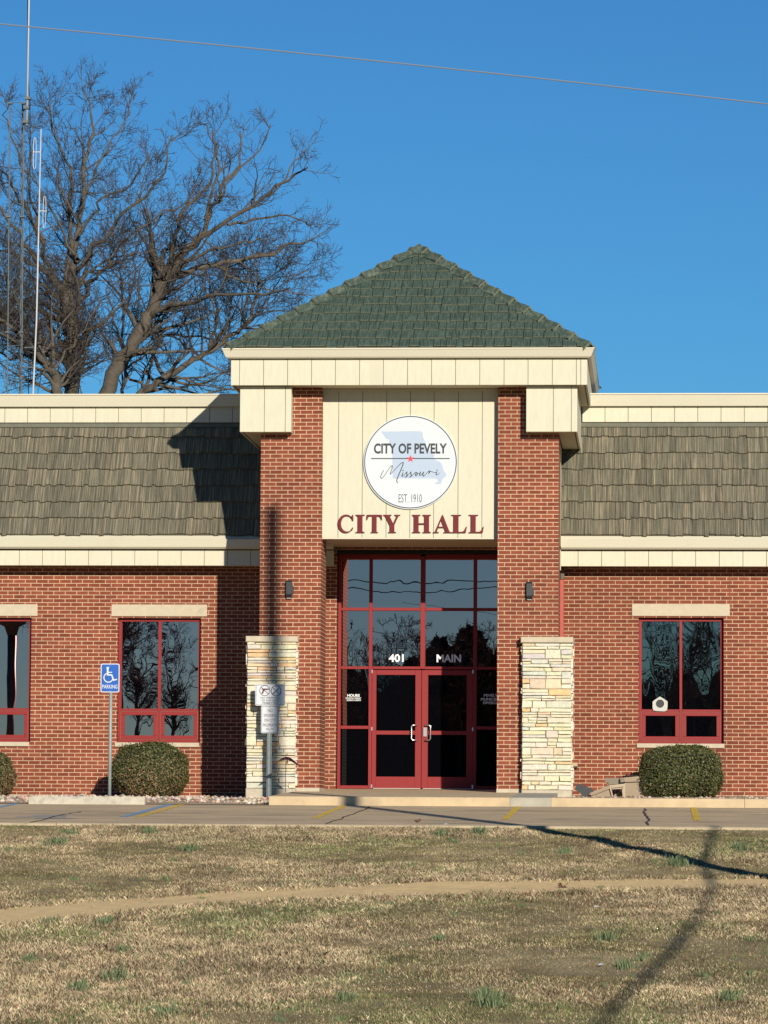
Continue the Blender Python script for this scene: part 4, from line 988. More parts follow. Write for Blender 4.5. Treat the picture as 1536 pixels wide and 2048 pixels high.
# wheel stop
Yws = YK-.02; a = P(57, 1607, Yws-.1); b = P(289, 1607, Yws-.1); zt = Z(170, 1592.5, Yws-.06)
m = MB(); x0, x1 = a.x, b.x; z0 = lot_z(Yws-.1); n = 14
prof = [(-.10, 0), (-.095, .5), (-.055, 1.0), (.055, 1.0), (.095, .5), (.10, 0)]
vs = []
for i in range(n+1):
    t = i/n; x = x0+(x1-x0)*t; e = 0.0 if 0 < i < n else .012
    for dy, h in prof: vs.append((x, Yws+dy*(1-e*4)+rnd.uniform(-.003, .003), z0-.02+(zt-z0+.02)*h-(e if h > .6 else 0)+(rnd.uniform(-.005, .003) if h > 0 else 0)))
k = len(prof); fs = [(i*k+j, i*k+k+j, i*k+k+(j+1) % k, i*k+(j+1) % k) for i in range(n) for j in range(k)]
fs = [f[::-1] for f in fs]+[tuple(range(k)), tuple(range(n*k+k-1, n*k-1, -1))]
m.add(vs, fs); o = m.build('wheel_stop', mat('stop_concrete', (.60, .54, .42), .9, var=.16, vscale=8, bump=.006, bscale=45, stain=((.42, .38, .30), 5, .57)), loc=((x0+x1)/2, Yws, z0)); tag(o, 'long pale concrete wheel stop in front of the parking sign', 'wheel stop')

# garden bird stake
Yb = -1.25; s11 = 11.815
def q11(x_, y_, Y=Yb): p = P(530+x_/s11, 1480+y_/s11, Y); return (p.x, p.z)
e = q11(480, 1290); e = (e[0], walk_z(Yb)); bs = empty('bird_garden_stake', (e[0], Yb, e[1])); tag(bs, 'maroon metal bird with spread wings on a thin wire stake', 'ornament')
m = MB(); t = q11(492, 440); m.tube([(e[0], Yb, e[1]-.05), (t[0], Yb, t[1])], .0045, 6); m.build('stake', BLACK, bs)
wing = [(270, 525), (340, 460), (420, 415), (490, 393), (560, 402), (620, 435), (690, 490), (750, 545), (840, 600), (860, 620), (800, 600), (740, 575), (690, 535), (620, 490), (560, 465), (490, 460), (430, 465), (350, 495)]
top = [(270, 525), (340, 460), (420, 415), (490, 393), (560, 402), (620, 435), (690, 490), (750, 545), (840, 600), (860, 622)]
bot = [(270, 527), (345, 500), (420, 478), (490, 462), (560, 470), (620, 498), (690, 542), (745, 582), (835, 606), (860, 624)]
m = MB(); vs = []
for i, (u, v) in enumerate(zip(top, bot)):
    a = q11(*u); b = q11(*v); d = .075*(1-abs(i-3.5)/6); vs += [(a[0], Yb+d, a[1]), (b[0], Yb-d, b[1]), (a[0], Yb+d+.006, a[1]-.004), (b[0], Yb-d+.006, b[1]-.004)]
fs = []
for i in range(9): j = i*4; fs += [(j, j+1, j+5, j+4), (j+2, j+6, j+7, j+3), (j, j+4, j+6, j+2), (j+1, j+3, j+7, j+5)]
m.add(vs, fs); m.build('wings', BIRDM, bs)
m = MB(); c0 = q11(500, 425); pts = [(c0[0], Yb-.13, c0[1]-.03), (c0[0], Yb-.10, c0[1]), (c0[0], Yb-.04, c0[1]+.0), (c0[0], Yb+.05, c0[1]), (c0[0], Yb+.13, c0[1]+.0)]
m.tube(pts, [.004, .016, .024, .020, .004], 8); c1 = q11(540, 560); m.tube([(c0[0]+.01, Yb, c0[1]), (c1[0], Yb, c1[1])], [.010, .005], 6); m.build('body', BIRDM, bs, smooth=True)
m = MB(); a = q11(492, 400); b = q11(500, 350); c_ = q11(545, 322); m.tube([(a[0], Yb, a[1]), (b[0], Yb, b[1]), (c_[0], Yb, c_[1])], .004, 5); m.build('loop', BLACK, bs)

# toppled tan bin, spotlight, cable box
s85 = 8.533
def q85(x_, y_, Y): p = P(1130+x_/s85, 1500+y_/s85, Y); return (p.x, p.z)
Yt = .9; ZB = ZK1-.06
bn = empty('toppled_bin', (q85(1000, 800, Yt)[0], Yt+.3, ZB)); tag(bn, 'tan plastic litter bin lying on its side between the stone pillar and the bush', 'bin')
def pq(m, pts, y0, y1): m.prism([q85(x_, y_, Yt) for x_, y_ in pts], y0, y1)
m = MB(); pq(m, [(1020, 552), (1330, 540), (1360, 580), (1440, 860), (1000, 870)], Yt, Yt+.55); m.build('body', BINM, bn)
m = MB(); pq(m, [(1005, 470), (1340, 440), (1375, 480), (1425, 555), (1390, 590), (1330, 538), (1020, 550)], Yt-.03, Yt+.60); m.build('rim', BINM, bn)
m = MB(); pq(m, [(745, 478), (940, 478), (945, 552), (1015, 552), (1015, 575), (740, 590), (715, 610), (712, 556), (745, 556)], Yt+.05, Yt+.5); pq(m, [(680, 490), (700, 474), (745, 478), (750, 555), (715, 556), (680, 530)], Yt+.0, Yt+.55); m.build('base_foot', BINH, bn)
m = MB(); pq(m, [(945, 478), (1000, 470), (1015, 490), (1012, 550), (945, 550)], Yt-.04, Yt+.02); m.build('hinge', BINH, bn)
m = MB(); pq(m, [(425, 735), (760, 600), (1010, 575), (1030, 590), (1010, 632), (790, 652), (450, 782)], Yt-.06, Yt+.55); m.build('hood', BINM, bn)
m = MB(); pq(m, [(450, 795), (470, 780), (780, 656), (835, 870), (440, 870)], Yt-.02, Yt+.5); pq(m, [(940, 640), (1000, 640), (1005, 870), (990, 870)], Yt+.0, Yt+.5); pq(m, [(830, 770), (930, 700), (990, 800), (990, 870), (835, 870)], Yt+.2, Yt+.5); m.build('hood_side', BINM, bn)
m = MB(); pq(m, [(765, 596), (795, 600), (790, 655), (840, 860), (822, 862), (762, 650)], Yt-.065, Yt-.02); pq(m, [(790, 655), (985, 640), (980, 662), (800, 672)], Yt-.04, Yt+.0); pq(m, [(1010, 580), (1030, 560), (1028, 860), (1000, 860), (975, 700), (985, 640)], Yt-.065, Yt-.01)
pq(m, [(795, 645), (1010, 618), (1010, 580), (797, 600)], Yt-.066, Yt-.061); m.build('hood_edge', BINL, bn)
m = MB(); pq(m, [(445, 790), (785, 655), (790, 645), (450, 780)], Yt-.03, Yt+.3); pq(m, [(1020, 553), (1330, 541), (1332, 535), (1020, 546)], Yt-.031, Yt+.3); m.build('seam', GAPSHADE, bn)
Yl = .55
fl = empty('garden_spotlight', (q85(330, 800, Yl)[0], Yl, ZB)); tag(fl, 'black garden spotlight on the ground beside the right stone pillar', 'spotlight')
m = MB(); m.prism([q85(x_, y_, Yl) for x_, y_ in ((195, 610), (215, 582), (262, 580), (350, 615), (450, 655), (505, 695), (420, 735), (400, 740), (390, 800), (300, 800), (285, 755), (225, 715), (190, 690))], Yl-.06, Yl+.09); m.build('housing', BLACK, fl)
m = MB(); a = q85(350, 740, Yl); b = q85(350, 860, Yl); m.tube([(a[0], Yl, a[1]), (b[0], Yl, b[1])], .06, 10); m.build('mount', BLACK, fl)
m = MB(); a = q85(200, 640, Yl); m.prism([q85(x_, y_, Yl) for x_, y_ in ((188, 615), (197, 612), (194, 690), (184, 680))], Yl-.05, Yl+.08); m.build('lens', mat('spot_lens', (.1, .1, .1), .15), fl)
m = MB(); a = q85(108, 280, YW-.08); b = q85(212, 215, YW-.08); m.bbox(a[0]-.03, b[0], YW-.09, YW-.001, a[1], b[1], .006); m.bbox(a[0]-.02, b[0]-.003, YW-.07, YW-.001, a[1]-.025, a[1]-.0005, .002, 1)
o = m.build('cable_box', [mat('beige_box', (.52, .42, .26), .6), BLACK], loc=(a[0], YW, a[1])); tag(o, 'small beige cable box on the brick beside the right stone pillar', 'box')
# pentagonal shape in the right window
m = MB(); Yv = YW+.075
def q29(x_, y_): p = P(1010+x_/2.92, 1180+y_/2.92, Yv); return (p.x, p.z)
out = [q29(*p) for p in ((862, 650), (905, 622), (950, 650), (948, 702), (935, 709), (870, 706), (862, 698))]
cx, cz = q29(905, 664); rr = 24/2.92*(Yv-CAM.y)/F
inn = [(cx+rr*math.cos(math.radians(a_)), cz+rr*math.sin(math.radians(a_))) for a_ in range(0, 360, 15)]
def ray_out(a_):
    best = None; dx, dz = math.cos(a_), math.sin(a_)
    for i in range(len(out)):
        (x1_, z1_), (x2_, z2_) = out[i], out[(i+1) % len(out)]; ex, ez = x2_-x1_, z2_-z1_; den = dx*ez-dz*ex
        if abs(den) < 1e-12: continue
        t_ = ((x1_-cx)*ez-(z1_-cz)*ex)/den; u_ = ((x1_-cx)*dz-(z1_-cz)*dx)/den
        if t_ > 0 and -1e-6 <= u_ <= 1+1e-6: best = t_ if best is None else min(best, t_)
    return (cx+dx*best, cz+dz*best)
ou = [ray_out(math.radians(a_)) for a_ in range(0, 360, 15)]; n = len(inn)
for i in range(n):
    j = (i+1) % n
    m.prism([inn[i], ou[i], ou[j], inn[j]], Yv, Yv+.02)
fr = m.build('window_feeder', PAPER, loc=(cx, Yv, out[4][1])); tag(fr, 'small pale house shaped feeder with a round hole standing in the right window', 'feeder')
m = MB(); m.prism(inn, Yv+.021, Yv+.024); m.build('hole', INK, fr)

# ------------------------------------------------------------------ bushes
def bush(px0, px1, py0, py1, Yc, label, seed, n=30000, pw=2.6, brown=.25):
    r = np.random.RandomState(seed)
    c0 = P((px0+px1)/2, py1, Yc); hw = (X(px1, py1-40, Yc)-X(px0, py1-40, Yc))/2; H = Z((px0+px1)/2, py0, Yc)-c0.z; c0 = Vector((c0.x, Yc, c0.z-.03)); H += .03
    b = empty('bush', (c0.x, Yc, c0.z)); tag(b, label, 'bush', 'clipped bushes below the windows')
    # directions on a superellipsoid
    d = r.normal(size=(n, 3)); d /= np.linalg.norm(d, axis=1)[:, None]
    e = pw; k = (np.abs(d[:, 0])**e+np.abs(d[:, 1])**e+np.abs(d[:, 2])**e)**(-1/e)
    lump = 1+.12*(fbm(d[:, 0]*3+9, d[:, 2]*3+d[:, 1]*2+9, seed, 3)-.5)*2
    depth = 1-np.abs(r.normal(size=n))*.07+(r.rand(n) < .06)*r.rand(n)*.10
    s = (d*k[:, None])*(lump*depth)[:, None]
    s[:, 2] = np.maximum(s[:, 2], -.98)
    taper = np.where(s[:, 2] < 0, 1-.05*s[:, 2]**2, 1)
    pos = np.c_[s[:, 0]*hw*taper, s[:, 1]*hw*.9*taper, (s[:, 2]*.5+.5)*H]+np.array(c0)
    # leaves
    t = r.normal(size=(n, 3)); t /= np.linalg.norm(t, axis=1)[:, None]
    nn = d*.9+r.normal(size=(n, 3))*.55; nn /= np.linalg.norm(nn, axis=1)[:, None]
    a = np.cross(nn, t); a /= np.linalg.norm(a, axis=1)[:, None]; bb = np.cross(nn, a)
    L = r.uniform(.011, .023, n)[:, None]; W = L*r.uniform(.45, .7, n)[:, None]
    co = np.stack([pos-a*L, pos-bb*W, pos+a*L, pos+bb*W], 1).reshape(-1, 3)
    g = np.array([.050, .066, .014]); ol = np.array([.12, .11, .028]); br = np.array([.22, .14, .065]); yl = np.array([.17, .18, .045])
    u = r.rand(n); hz = s[:, 2]*.5+.5; cl = fbm(pos[:, 0]*5, pos[:, 2]*5+pos[:, 1]*3, seed+4, 3)
    pb = brown*np.clip(1.3-hz*1.4, 0.05, 1)*(cl*1.6)
    tone = g[None]*(.6+.9*r.rand(n))[:, None]
    sel = u < .30; tone[sel] = ol*(.7+.7*r.rand(sel.sum()))[:, None]
    sel = (u > .30) & (u < .37); tone[sel] = yl*(.7+.5*r.rand(sel.sum()))[:, None]
    sel = r.rand(n) < pb; tone[sel] = br*(.6+.9*r.rand(sel.sum()))[:, None]
    fastmesh('foliage', co, 4, tone, LEAF, b)
    m = MB(); N1, N2 = 20, 12
    for j in range(N2+1):
        ph = -math.pi/2+math.pi*j/N2
        for i in range(N1):
            th = 2*math.pi*i/N1; v = (math.cos(ph)*math.cos(th), math.cos(ph)*math.sin(th), math.sin(ph)); kk = (abs(v[0])**e+abs(v[1])**e+abs(v[2])**e)**(-1/e)*.88
            m.v.append((c0.x+v[0]*kk*hw, Yc+v[1]*kk*hw*.9, c0.z+(v[2]*kk*.5+.5)*H))
    for j in range(N2):
        for i in range(N1):
            q = (i+1) % N1; m.f.append((j*N1+i, j*N1+q, (j+1)*N1+q, (j+1)*N1+i)); m.m.append(0); m.c.append(None)
    for q in range(260):
        th = r.uniform(0, 2*math.pi); z_ = r.uniform(.02, .9)*H; rr_ = hw*r.uniform(.93, 1.03); ang = (math.cos(th), math.sin(th))
        p0 = Vector((c0.x+ang[0]*hw*.5, Yc+ang[1]*hw*.45, c0.z+z_*.6)); v = Vector((ang[0], ang[1]*.9, 0)); kk = (abs(v.x)**e+abs(v.y)**e+abs(z_/H*2-1)**e)**(-1/e)
        m.tube([p0, (c0.x+ang[0]*kk*hw*r.uniform(.98, 1.06), Yc+ang[1]*kk*hw*.95, c0.z+z_+.02)], [.004, .002], 3, 1)
    m.build('stems', [CORE, TWIG], b)
bush(224, 377, 1487, 1597, 1.2, 'rounded green bush with brown tips under the middle left window', 5, brown=.6)
bush(1279, 1441, 1492, 1598, 1.2, 'boxy dense green bush under the right window', 8, pw=3.6, brown=.08)
bush(-118, 27, 1497, 1600, 1.2, 'browning bush cut off by the left edge of the photo', 12, brown=.8)

# ------------------------------------------------------------------ grass
def path_y(x):      # centre line of the worn path at lateral position x
    return np.interp(x, PX, PY)
PXY = []
for px, py in ((-400, 1868), (0, 1838), (250, 1815), (500, 1797), (768, 1784), (1000, 1778), (1300, 1772), (1536, 1768), (1900, 1763)):
    r_ = ray(px, py); lo = None
    for y in np.linspace(-36, YE-.3, 2400):
        t = (y-CAM.y)/r_.y; p = CAM+r_*t
        if p.z <= lawn_np(np.array([y]), np.array([p.x]))[0]: lo = (p.x, y); break
    if lo: PXY.append(lo)
PX = [p[0] for p in PXY]; PY = [p[1] for p in PXY]
PW = lambda x: np.interp(x, [-8, -2, 1, 6], [1.0, .88, .66, .48])     # half width
m = MB(); n = 150; xs_ = np.linspace(-14, 12, n)
PX = [-16]+PX+[16]; PY = [PY[0]-2.2]+PY+[PY[-1]+.8]
for x in xs_:
    yc = float(path_y(x)); w = float(PW(x))*1.15*(1+.25*(vnoise(np.array([x*1.3]), np.array([2.]), 5)[0]-.5))
    for k in range(5):
        y = yc+w*(k/2-1); m.v.append((x, y, float(lawn_np(np.array([y]), np.array([x]))[0])+.022-.008*(1-abs(k/2-1))))
for i in range(n-1):
    for k in range(4): a = i*5+k; m.f.append((a, a+5, a+6, a+1)); m.m.append(0); m.c.append(None)
o = m.build('dirt_path', PATHM); tag(o, kind='structure')
N = 1150000
r = np.random.RandomState(2)
d = np.sqrt(r.uniform((CAM.y+38)**2*0+28.0**2, 54.2**2, N)); y = CAM.y+d
xa = -.166*d-3.6; xb = .0286*d+3.6
x = CAM.x+xa+(xb-xa)*r.rand(N)
keep = (y < YE-.27+.10*(fbm(x*3, y*0, 77, 3)-.3))
y = np.where(y > YE-.16, YE-.16, y)
pd = np.abs(y-path_y(x))/PW(x)
keep &= (pd > 1.04+.13*r.normal(size=N)) | (r.rand(N) < .004)
x, y, pd = x[keep], y[keep], pd[keep]; N = len(x)
big = fbm(x*.45, y*.30, 21, 4); med = fbm(x*1.7, y*1.2, 33, 4); fine = fbm(x*6, y*6, 41, 2)
greenness = np.clip((fbm(x*.55+7, y*.40, 55, 4)-.50)*6, 0, 1)
thin = np.clip((big-.50)*6, 0, 1)                       # mossy / bare patches
near = np.exp(-((pd-1.2)/.9)**2)
thin = thin*(1-near)
k2 = r.rand(N) > thin*.35
x, y, pd, med, fine, greenness, thin, near = [q[k2] for q in (x, y, pd, med, fine, greenness, thin, near)]; N = len(x)
straw = np.array([.68, .54, .345]); straw2 = np.array([.51, .37, .21]); brn = np.array([.19, .11, .07]); grn = np.array([.17, .20, .075]); moss = np.array([.19, .165, .07])
u = r.rand(N)
tone = straw[None]*(.65+.55*r.rand(N))[:, None]
s = u < .42; tone[s] = straw2*(.6+.6*r.rand(s.sum()))[:, None]
s = (r.rand(N) < .20+.6*np.clip((med-.48)*5, 0, 1)*(.35+.65*thin)); tone[s] = brn*(.6+.9*r.rand(s.sum()))[:, None]
s = (r.rand(N) < .15+.50*greenness*(1-near)); tone[s] = grn*(.6+.8*r.rand(s.sum()))[:, None]
s = (r.rand(N) < .62*thin); tone[s] = moss*(.6+.9*r.rand(s.sum()))[:, None]
tone = tone*(.62+.75*np.clip((fbm(x*4, y*2.6, 91, 3)-.25)*1.6, 0, 1))[:, None]
h = (.016+.026*r.rand(N))*(1-.45*thin)*(.75+.7*np.clip(fine*1.2-.1, 0, 1))*(1+.5*near)
def blades(x, y, h, tone, wid=.0030, lean=.8, seed=1, name='grass'):
    r = np.random.RandomState(seed); N = len(x); z = lawn_np(y, x)-.004
    th = r.rand(N)*2*np.pi; L = h*lean*r.rand(N)*1.3; dx, dy = np.cos(th)*L, np.sin(th)*L*.8
    w = wid*(.6+.9*r.rand(N)); ph = r.rand(N)*np.pi; wx, wy = np.cos(ph)*w, np.sin(ph)*w*.6
    wx = np.where(np.abs(wx) < w*.5, w*.5, wx)
    b0 = np.c_[x-wx, y-wy, z]; b1 = np.c_[x+wx, y+wy, z]
    m1 = np.c_[x+dx*.4+wx*.7, y+dy*.4+wy*.7, z+h*.62]; tp = np.c_[x+dx, y+dy, z+h]
    return np.stack([b0, b1, m1, tp], 1).reshape(-1, 3), tone
co, tn = blades(x, y, h, tone)
# weed tufts, darker blue green and taller
cs_, ts_ = [co], [tn]
tuf = [(300, 1668, 1.0), (110, 1690, 1.6), (145, 1672, .9), (130, 1668, .8), (610, 1655, .7), (880, 1672, 1.0), (957, 1668, 1.1), (1130, 1706, .9), (378, 1700, 1.0), (210, 1850, 1.0), (100, 1850, .9), (235, 1960, 1.3), (160, 1980, 1.0), (245, 1905, .8), (340, 2030, .9), (820, 1735, .7), (905, 1685, .7), (1215, 1880, 1.0), (1480, 1700, 1.1), (1355, 1730, 1.4), (980, 2010, 1.2), (690, 2000, .8), (970, 1995, 1.0), (405, 1790, .7), (1455, 2000, 1.0), (60, 1925, .9), (1250, 1935, .9), (880, 1880, .7), (800, 1760, .5), (560, 1775, .6)]
for q_ in range(150):     # small sprigs scattered everywhere
    tuf.append((rnd.uniform(-60, 1600), rnd.uniform(1660, 2060), rnd.uniform(.22, .5)))
for k, (px, py, sz_) in enumerate(tuf):
    r_ = ray(px, py); hit = None
    yv_ = np.linspace(-38, YE-.3, 1500); t_ = (yv_-CAM.y)/r_.y; ok_ = (CAM.z+r_.z*t_) <= lawn_np(yv_, CAM.x+r_.x*t_)
    if ok_.any(): i_ = int(np.argmax(ok_)); hit = (CAM.x+r_.x*t_[i_], yv_[i_])
    if not hit: continue
    n_ = int(120*sz_); rr_ = np.random.RandomState(k+70)
    xx_ = hit[0]+rr_.normal(size=n_)*.055*sz_; yy_ = hit[1]+rr_.normal(size=n_)*.13*sz_
    hh = (.07+.11*rr_.rand(n_))*min(sz_, 1.1)*.66
    tt = np.array([.14, .18, .085])*(.6+.9*rr_.rand(n_))[:, None]
    a_, b_ = blades(xx_, yy_, hh, tt, .0036, .35, k+3); cs_.append(a_); ts_.append(b_)
gr = fastmesh('grass', np.concatenate(cs_), 4, np.concatenate(ts_), GRASS); tag(gr, 'short straw coloured winter grass with green tufts covering the sloping lawn', 'grass', kind='stuff')
# fallen leaf and litter scraps
def lawn_hit(px, py):
    r_ = ray(px, py)
    for yv in np.linspace(-36, YE-.3, 3000):
        t = (yv-CAM.y)/r_.y; p = CAM+r_*t
        z = lawn_np(np.array([yv]), np.array([p.x]))[0]
        if p.z <= z: return Vector((p.x, yv, z))
for px, py, s_, label in ((1127, 1779, .055, 'crumpled brown dead leaf at the edge of the dirt path'), (835, 1651, .04, 'small brown dead leaf at the lawn edge of the car park')):
    p = lawn_hit(px, min(py, 1780)) if py > 1700 else Vector((*G(px, py)[:2], lot_z(G(px, py)[1])+.02))
    m = MB(); rr_ = random.Random(px)
    for k in range(7):
        a_ = k*.9; m.add([(p.x, p.y, p.z+.02), (p.x+s_*math.cos(a_)*1.3, p.y+s_*math.sin(a_), p.z+rr_.uniform(.01, .08)), (p.x+s_*math.cos(a_+.6), p.y+s_*math.sin(a_+.6), p.z+rr_.uniform(.02, .09))], [(0, 1, 2)])
    o = m.build('dead_leaf', mat('dead_leaf', (.17, .08, .045), .8), loc=p); tag(o, label, 'leaf')
for px, py, label in ((1193, 1818, 'white paper scrap on the grass below the brown leaf'), (1202, 1935, 'small white scrap lower on the lawn near the right'), (892, 1653, 'tiny white scrap at the lawn edge near the entrance')):
    p = lawn_hit(px, py) if py > 1700 else Vector((*G(px, py)[:2], lot_z(G(px, py)[1])+.01))
    m = MB(); m.add([(p.x-.03, p.y, p.z+.02), (p.x+.02, p.y-.02, p.z+.025), (p.x+.028, p.y+.02, p.z+.032), (p.x-.012, p.y+.03, p.z+.036)], [(0, 1, 2), (0, 2, 3)])
    o = m.build('litter_scrap', WHITE, loc=p); tag(o, label, 'litter')

# ------------------------------------------------------------------ bare trees behind the building
def grow(limbs, seed, dens=1.0, lvl=3, tw=1.0):
    """limbs: list of (points, r0, r1) main limbs; returns trunk and crown builders"""
    r = random.Random(seed); T = MB(); C = MB()
    def wiggle(p, d, L, n, amp, lift):
        pts = [p]; d = d.normalized(); st = L/n; c = p
        for i in range(n):
            d = (d+Vector((r.gauss(0, amp), r.gauss(0, amp), r.gauss(0, amp)+lift))).normalized(); c = c+d*st; pts.append(c)
        return pts
    def branch(pts, r0, r1, level, L):
        n = len(pts); rad = [r0+(r1-r0)*i/(n-1) for i in range(n)]
        C.tube(pts, [q*1.0 for q in rad], 5 if level == 1 else 3, 0 if level == 1 else 1, cap=False)
        if level > lvl: return
        cnt = {1: 8, 2: 6, 3: 5}[level]; cnt = max(2, int(cnt*dens*r.uniform(.8, 1.2)))
        for k in range(cnt):
            t = r.uniform(.15, 1.0) if k else .98; f = t*(n-1); i = min(int(f), n-2); p = pts[i].lerp(pts[i+1], f-i); ax = (pts[i+1]-pts[i]).normalized()
            side = Vector((r.gauss(0, 1), r.gauss(0, .8), r.gauss(0, 1))); side = (side-ax*side.dot(ax)).normalized()
            ang = math.radians(r.uniform(25, 60)); d = ax*math.cos(ang)+side*math.sin(ang)
            l2 = L*r.uniform(.32, .62)*(1.1-.45*t); 
            if l2 < .12: continue
            rr = max(.0045*tw, (r0+(r1-r0)*t)*r.uniform(.45, .62))
            branch(wiggle(p, d, l2, 5 if level < 3 else 4, .20, .05), rr, .0042*tw, level+1, l2)
    for pts, r0, r1 in limbs:
        pts = [Vector(p) for p in pts]; dn = [pts[0]]
        for a, b in zip(pts[:-1], pts[1:]):
            for q in (.33, .66, 1.0): dn.append(a.lerp(b, q)+Vector((r.gauss(0, .05), r.gauss(0, .08), r.gauss(0, .05))) if q < 1 else b)
        n = len(dn); rad = [r0+(r1-r0)*(i/(n-1))**.8 for i in range(n)]
        T.tube(dn, rad, 8, 0, cap=False)
        L = sum((dn[i+1]-dn[i]).length for i in range(n-1)); k = int(L*2.3*dens)
        for q in range(k):
            t = .22+.78*r.random() if q > 2 else .97; f = t*(n-1); i = min(int(f), n-2); p = dn[i].lerp(dn[i+1], f-i); ax = (dn[i+1]-dn[i]).normalized()
            side = Vector((r.gauss(0, 1), r.gauss(0, .9), r.gauss(.25, 1))); side = (side-ax*side.dot(ax)).normalized()
            ang = math.radians(r.uniform(28, 62)); d = ax*math.cos(ang)+side*math.sin(ang); rr = rad[i]*r.uniform(.30, .55)
            l2 = min(2.1, max(.7, L*.38*(1.15-.7*t)))*r.uniform(.7, 1.15)
            branch(wiggle(p, d, l2, 6, .16, .06), max(.008*tw, min(rr, .07)), .006*tw, 1, l2)
    return T, C
def tree(Y0, limbs_px, label, seed, dens=1.0, lvl=3, group='bare trees behind the building', tw=1.0):
    limbs = []; r = random.Random(seed+100)
    k = (Y0-CAM.y)/F
    for pts, w0, w1, dy in limbs_px:
        n = len(pts); limbs.append(([P(px, py, Y0+dy*i/(n-1)) for i, (px, py) in enumerate(pts)], w0/2*k, w1/2*k))
    base = limbs[0][0][0]; e = empty('bare_tree', (base.x, base.y, -.2)); tag(e, label, 'tree', group)
    limbs[0][0].insert(0, Vector((base.x, base.y, -.4)))
    T, C = grow(limbs, seed, dens, lvl, tw)
    T.build('trunk', BARK, e, smooth=True); C.build('crown', [BARK, TWIG], e, smooth=True)
    return e
TA = [([(142, 800), (143, 720), (138, 640), (128, 585)], 32, 27, 0),
      ([(130, 600), (112, 560), (92, 545), (60, 500), (30, 455), (-10, 400)], 18, 5, -1),
      ([(132, 600), (140, 560), (150, 520), (160, 455), (168, 380), (178, 300), (185, 250), (174, 195)], 20, 3, 1),
      ([(150, 545), (170, 520), (200, 485), (235, 440), (290, 395), (330, 345), (345, 270)], 11, 3, -2),
      ([(155, 520), (140, 470), (135, 430), (145, 370), (130, 320), (105, 265), (97, 208)], 11, 3, 2),
      ([(120, 575), (98, 530), (75, 470), (55, 420), (30, 380), (0, 340)], 11, 4, 2),
      ([(150, 620), (168, 595), (175, 565), (220, 530), (240, 490), (330, 420), (380, 400)], 10, 3, 3),
      ([(158, 470), (185, 430), (205, 395), (262, 370), (300, 310)], 7, 3, -1),
      ([(165, 400), (190, 340), (215, 300), (250, 240), (262, 200)], 6, 2, 1),
      ([(105, 555), (70, 530), (30, 510), (-20, 500)], 9, 4, -2), ([(148, 660), (115, 640), (70, 610), (20, 600)], 7, 2, 2),
      ([(90, 480), (60, 400), (40, 330), (15, 240), (10, 200)], 7, 2, 1), ([(150, 510), (120, 450), (85, 400), (60, 330), (62, 260)], 6, 2, -1)]
TB = [([(205, 800), (235, 735), (262, 700), (290, 650), (312, 600), (330, 555)], 34, 24, 0),
      ([(325, 570), (350, 520), (395, 475), (420, 430), (440, 380), (480, 330), (480, 262)], 17, 3, 1),
      ([(330, 560), (375, 500), (420, 465), (480, 425), (540, 385), (590, 348), (615, 335)], 14, 3, -2),
      ([(330, 565), (385, 540), (430, 530), (500, 515), (560, 500), (600, 488), (625, 478)], 15, 3, 2),
      ([(318, 590), (325, 530), (350, 470), (365, 420), (420, 370), (430, 310), (425, 260)], 11, 3, -1),
      ([(300, 635), (340, 610), (400, 600), (460, 590), (530, 590), (580, 575)], 12, 3, -3),
      ([(410, 440), (440, 340), (430, 290), (410, 250)], 7, 2, 1), ([(455, 450), (500, 440), (560, 430), (600, 440), (620, 450)], 6, 2, 2),
      ([(340, 545), (370, 520), (430, 495), (470, 490), (520, 475)], 9, 3, -1),
      ([(430, 400), (470, 350), (520, 300), (540, 250)], 6, 2, 1), ([(430, 530), (480, 560), (520, 575), (600, 590)], 6, 2, 1), ([(510, 410), (560, 370), (590, 320), (612, 300)], 5, 2, 1)]
TC = [([(120, 800), (105, 745), (75, 705), (50, 670), (10, 630)], 24, 14, 0),
      ([(60, 690), (30, 660), (0, 640), (-40, 600)], 10, 4, -2), ([(90, 720), (60, 715), (20, 720), (-20, 700)], 8, 3, 1), ([(75, 705), (85, 660), (60, 610), (40, 560)], 7, 3, 1), ([(105, 745), (130, 700), (170, 660), (200, 600)], 6, 2, 1)]
TD = [([(262, 810), (290, 780), (330, 755), (400, 715), (440, 690), (490, 650), (510, 600), (520, 560)], 22, 4, 0),
      ([(300, 775), (340, 760), (400, 770), (460, 740)], 9, 3, 1), ([(420, 705), (430, 660), (435, 620), (420, 560)], 7, 3, -1), ([(330, 755), (300, 700), (330, 670), (400, 672), (450, 690)], 9, 3, 2), ([(400, 715), (360, 680), (300, 660), (240, 670)], 6, 2, 1),
      ([(350, 745), (330, 690), (290, 650)], 6, 2, 0), ([(290, 780), (250, 740), (210, 700), (190, 660)], 7, 2, 0), ([(440, 690), (500, 690), (550, 640)], 5, 2, 1), ([(320, 770), (400, 790), (470, 780)], 6, 3, 0)]
treeA = tree(27, TA, 'tall bare tree with an upright dark trunk beside the radio masts', 31, 1.12)
treeB = tree(30, TB, 'large bare tree leaning right with a broad pale trunk toward the tower roof', 47, .84)
tree(25, TC, 'bare tree leaning to the left edge behind the radio masts', 53, 1.2)
TE = [([(248, 805), (250, 740), (243, 680), (246, 610), (238, 540), (250, 470)], 9, 3, 0), ([(250, 730), (270, 660), (278, 590), (292, 520), (300, 450)], 6, 2, 1), ([(247, 700), (225, 640), (212, 580), (205, 520)], 6, 2, -1),
      ([(244, 640), (262, 580), (266, 520), (280, 470), (282, 420)], 5, 2, 1), ([(240, 580), (226, 520), (228, 450), (215, 400)], 4, 2, -1), ([(250, 740), (300, 700), (345, 650), (360, 600)], 5, 2, 2)]
tree(38, TE, 'slender bare tree of thin upright stems between the two big trees', 77, .75, 2)
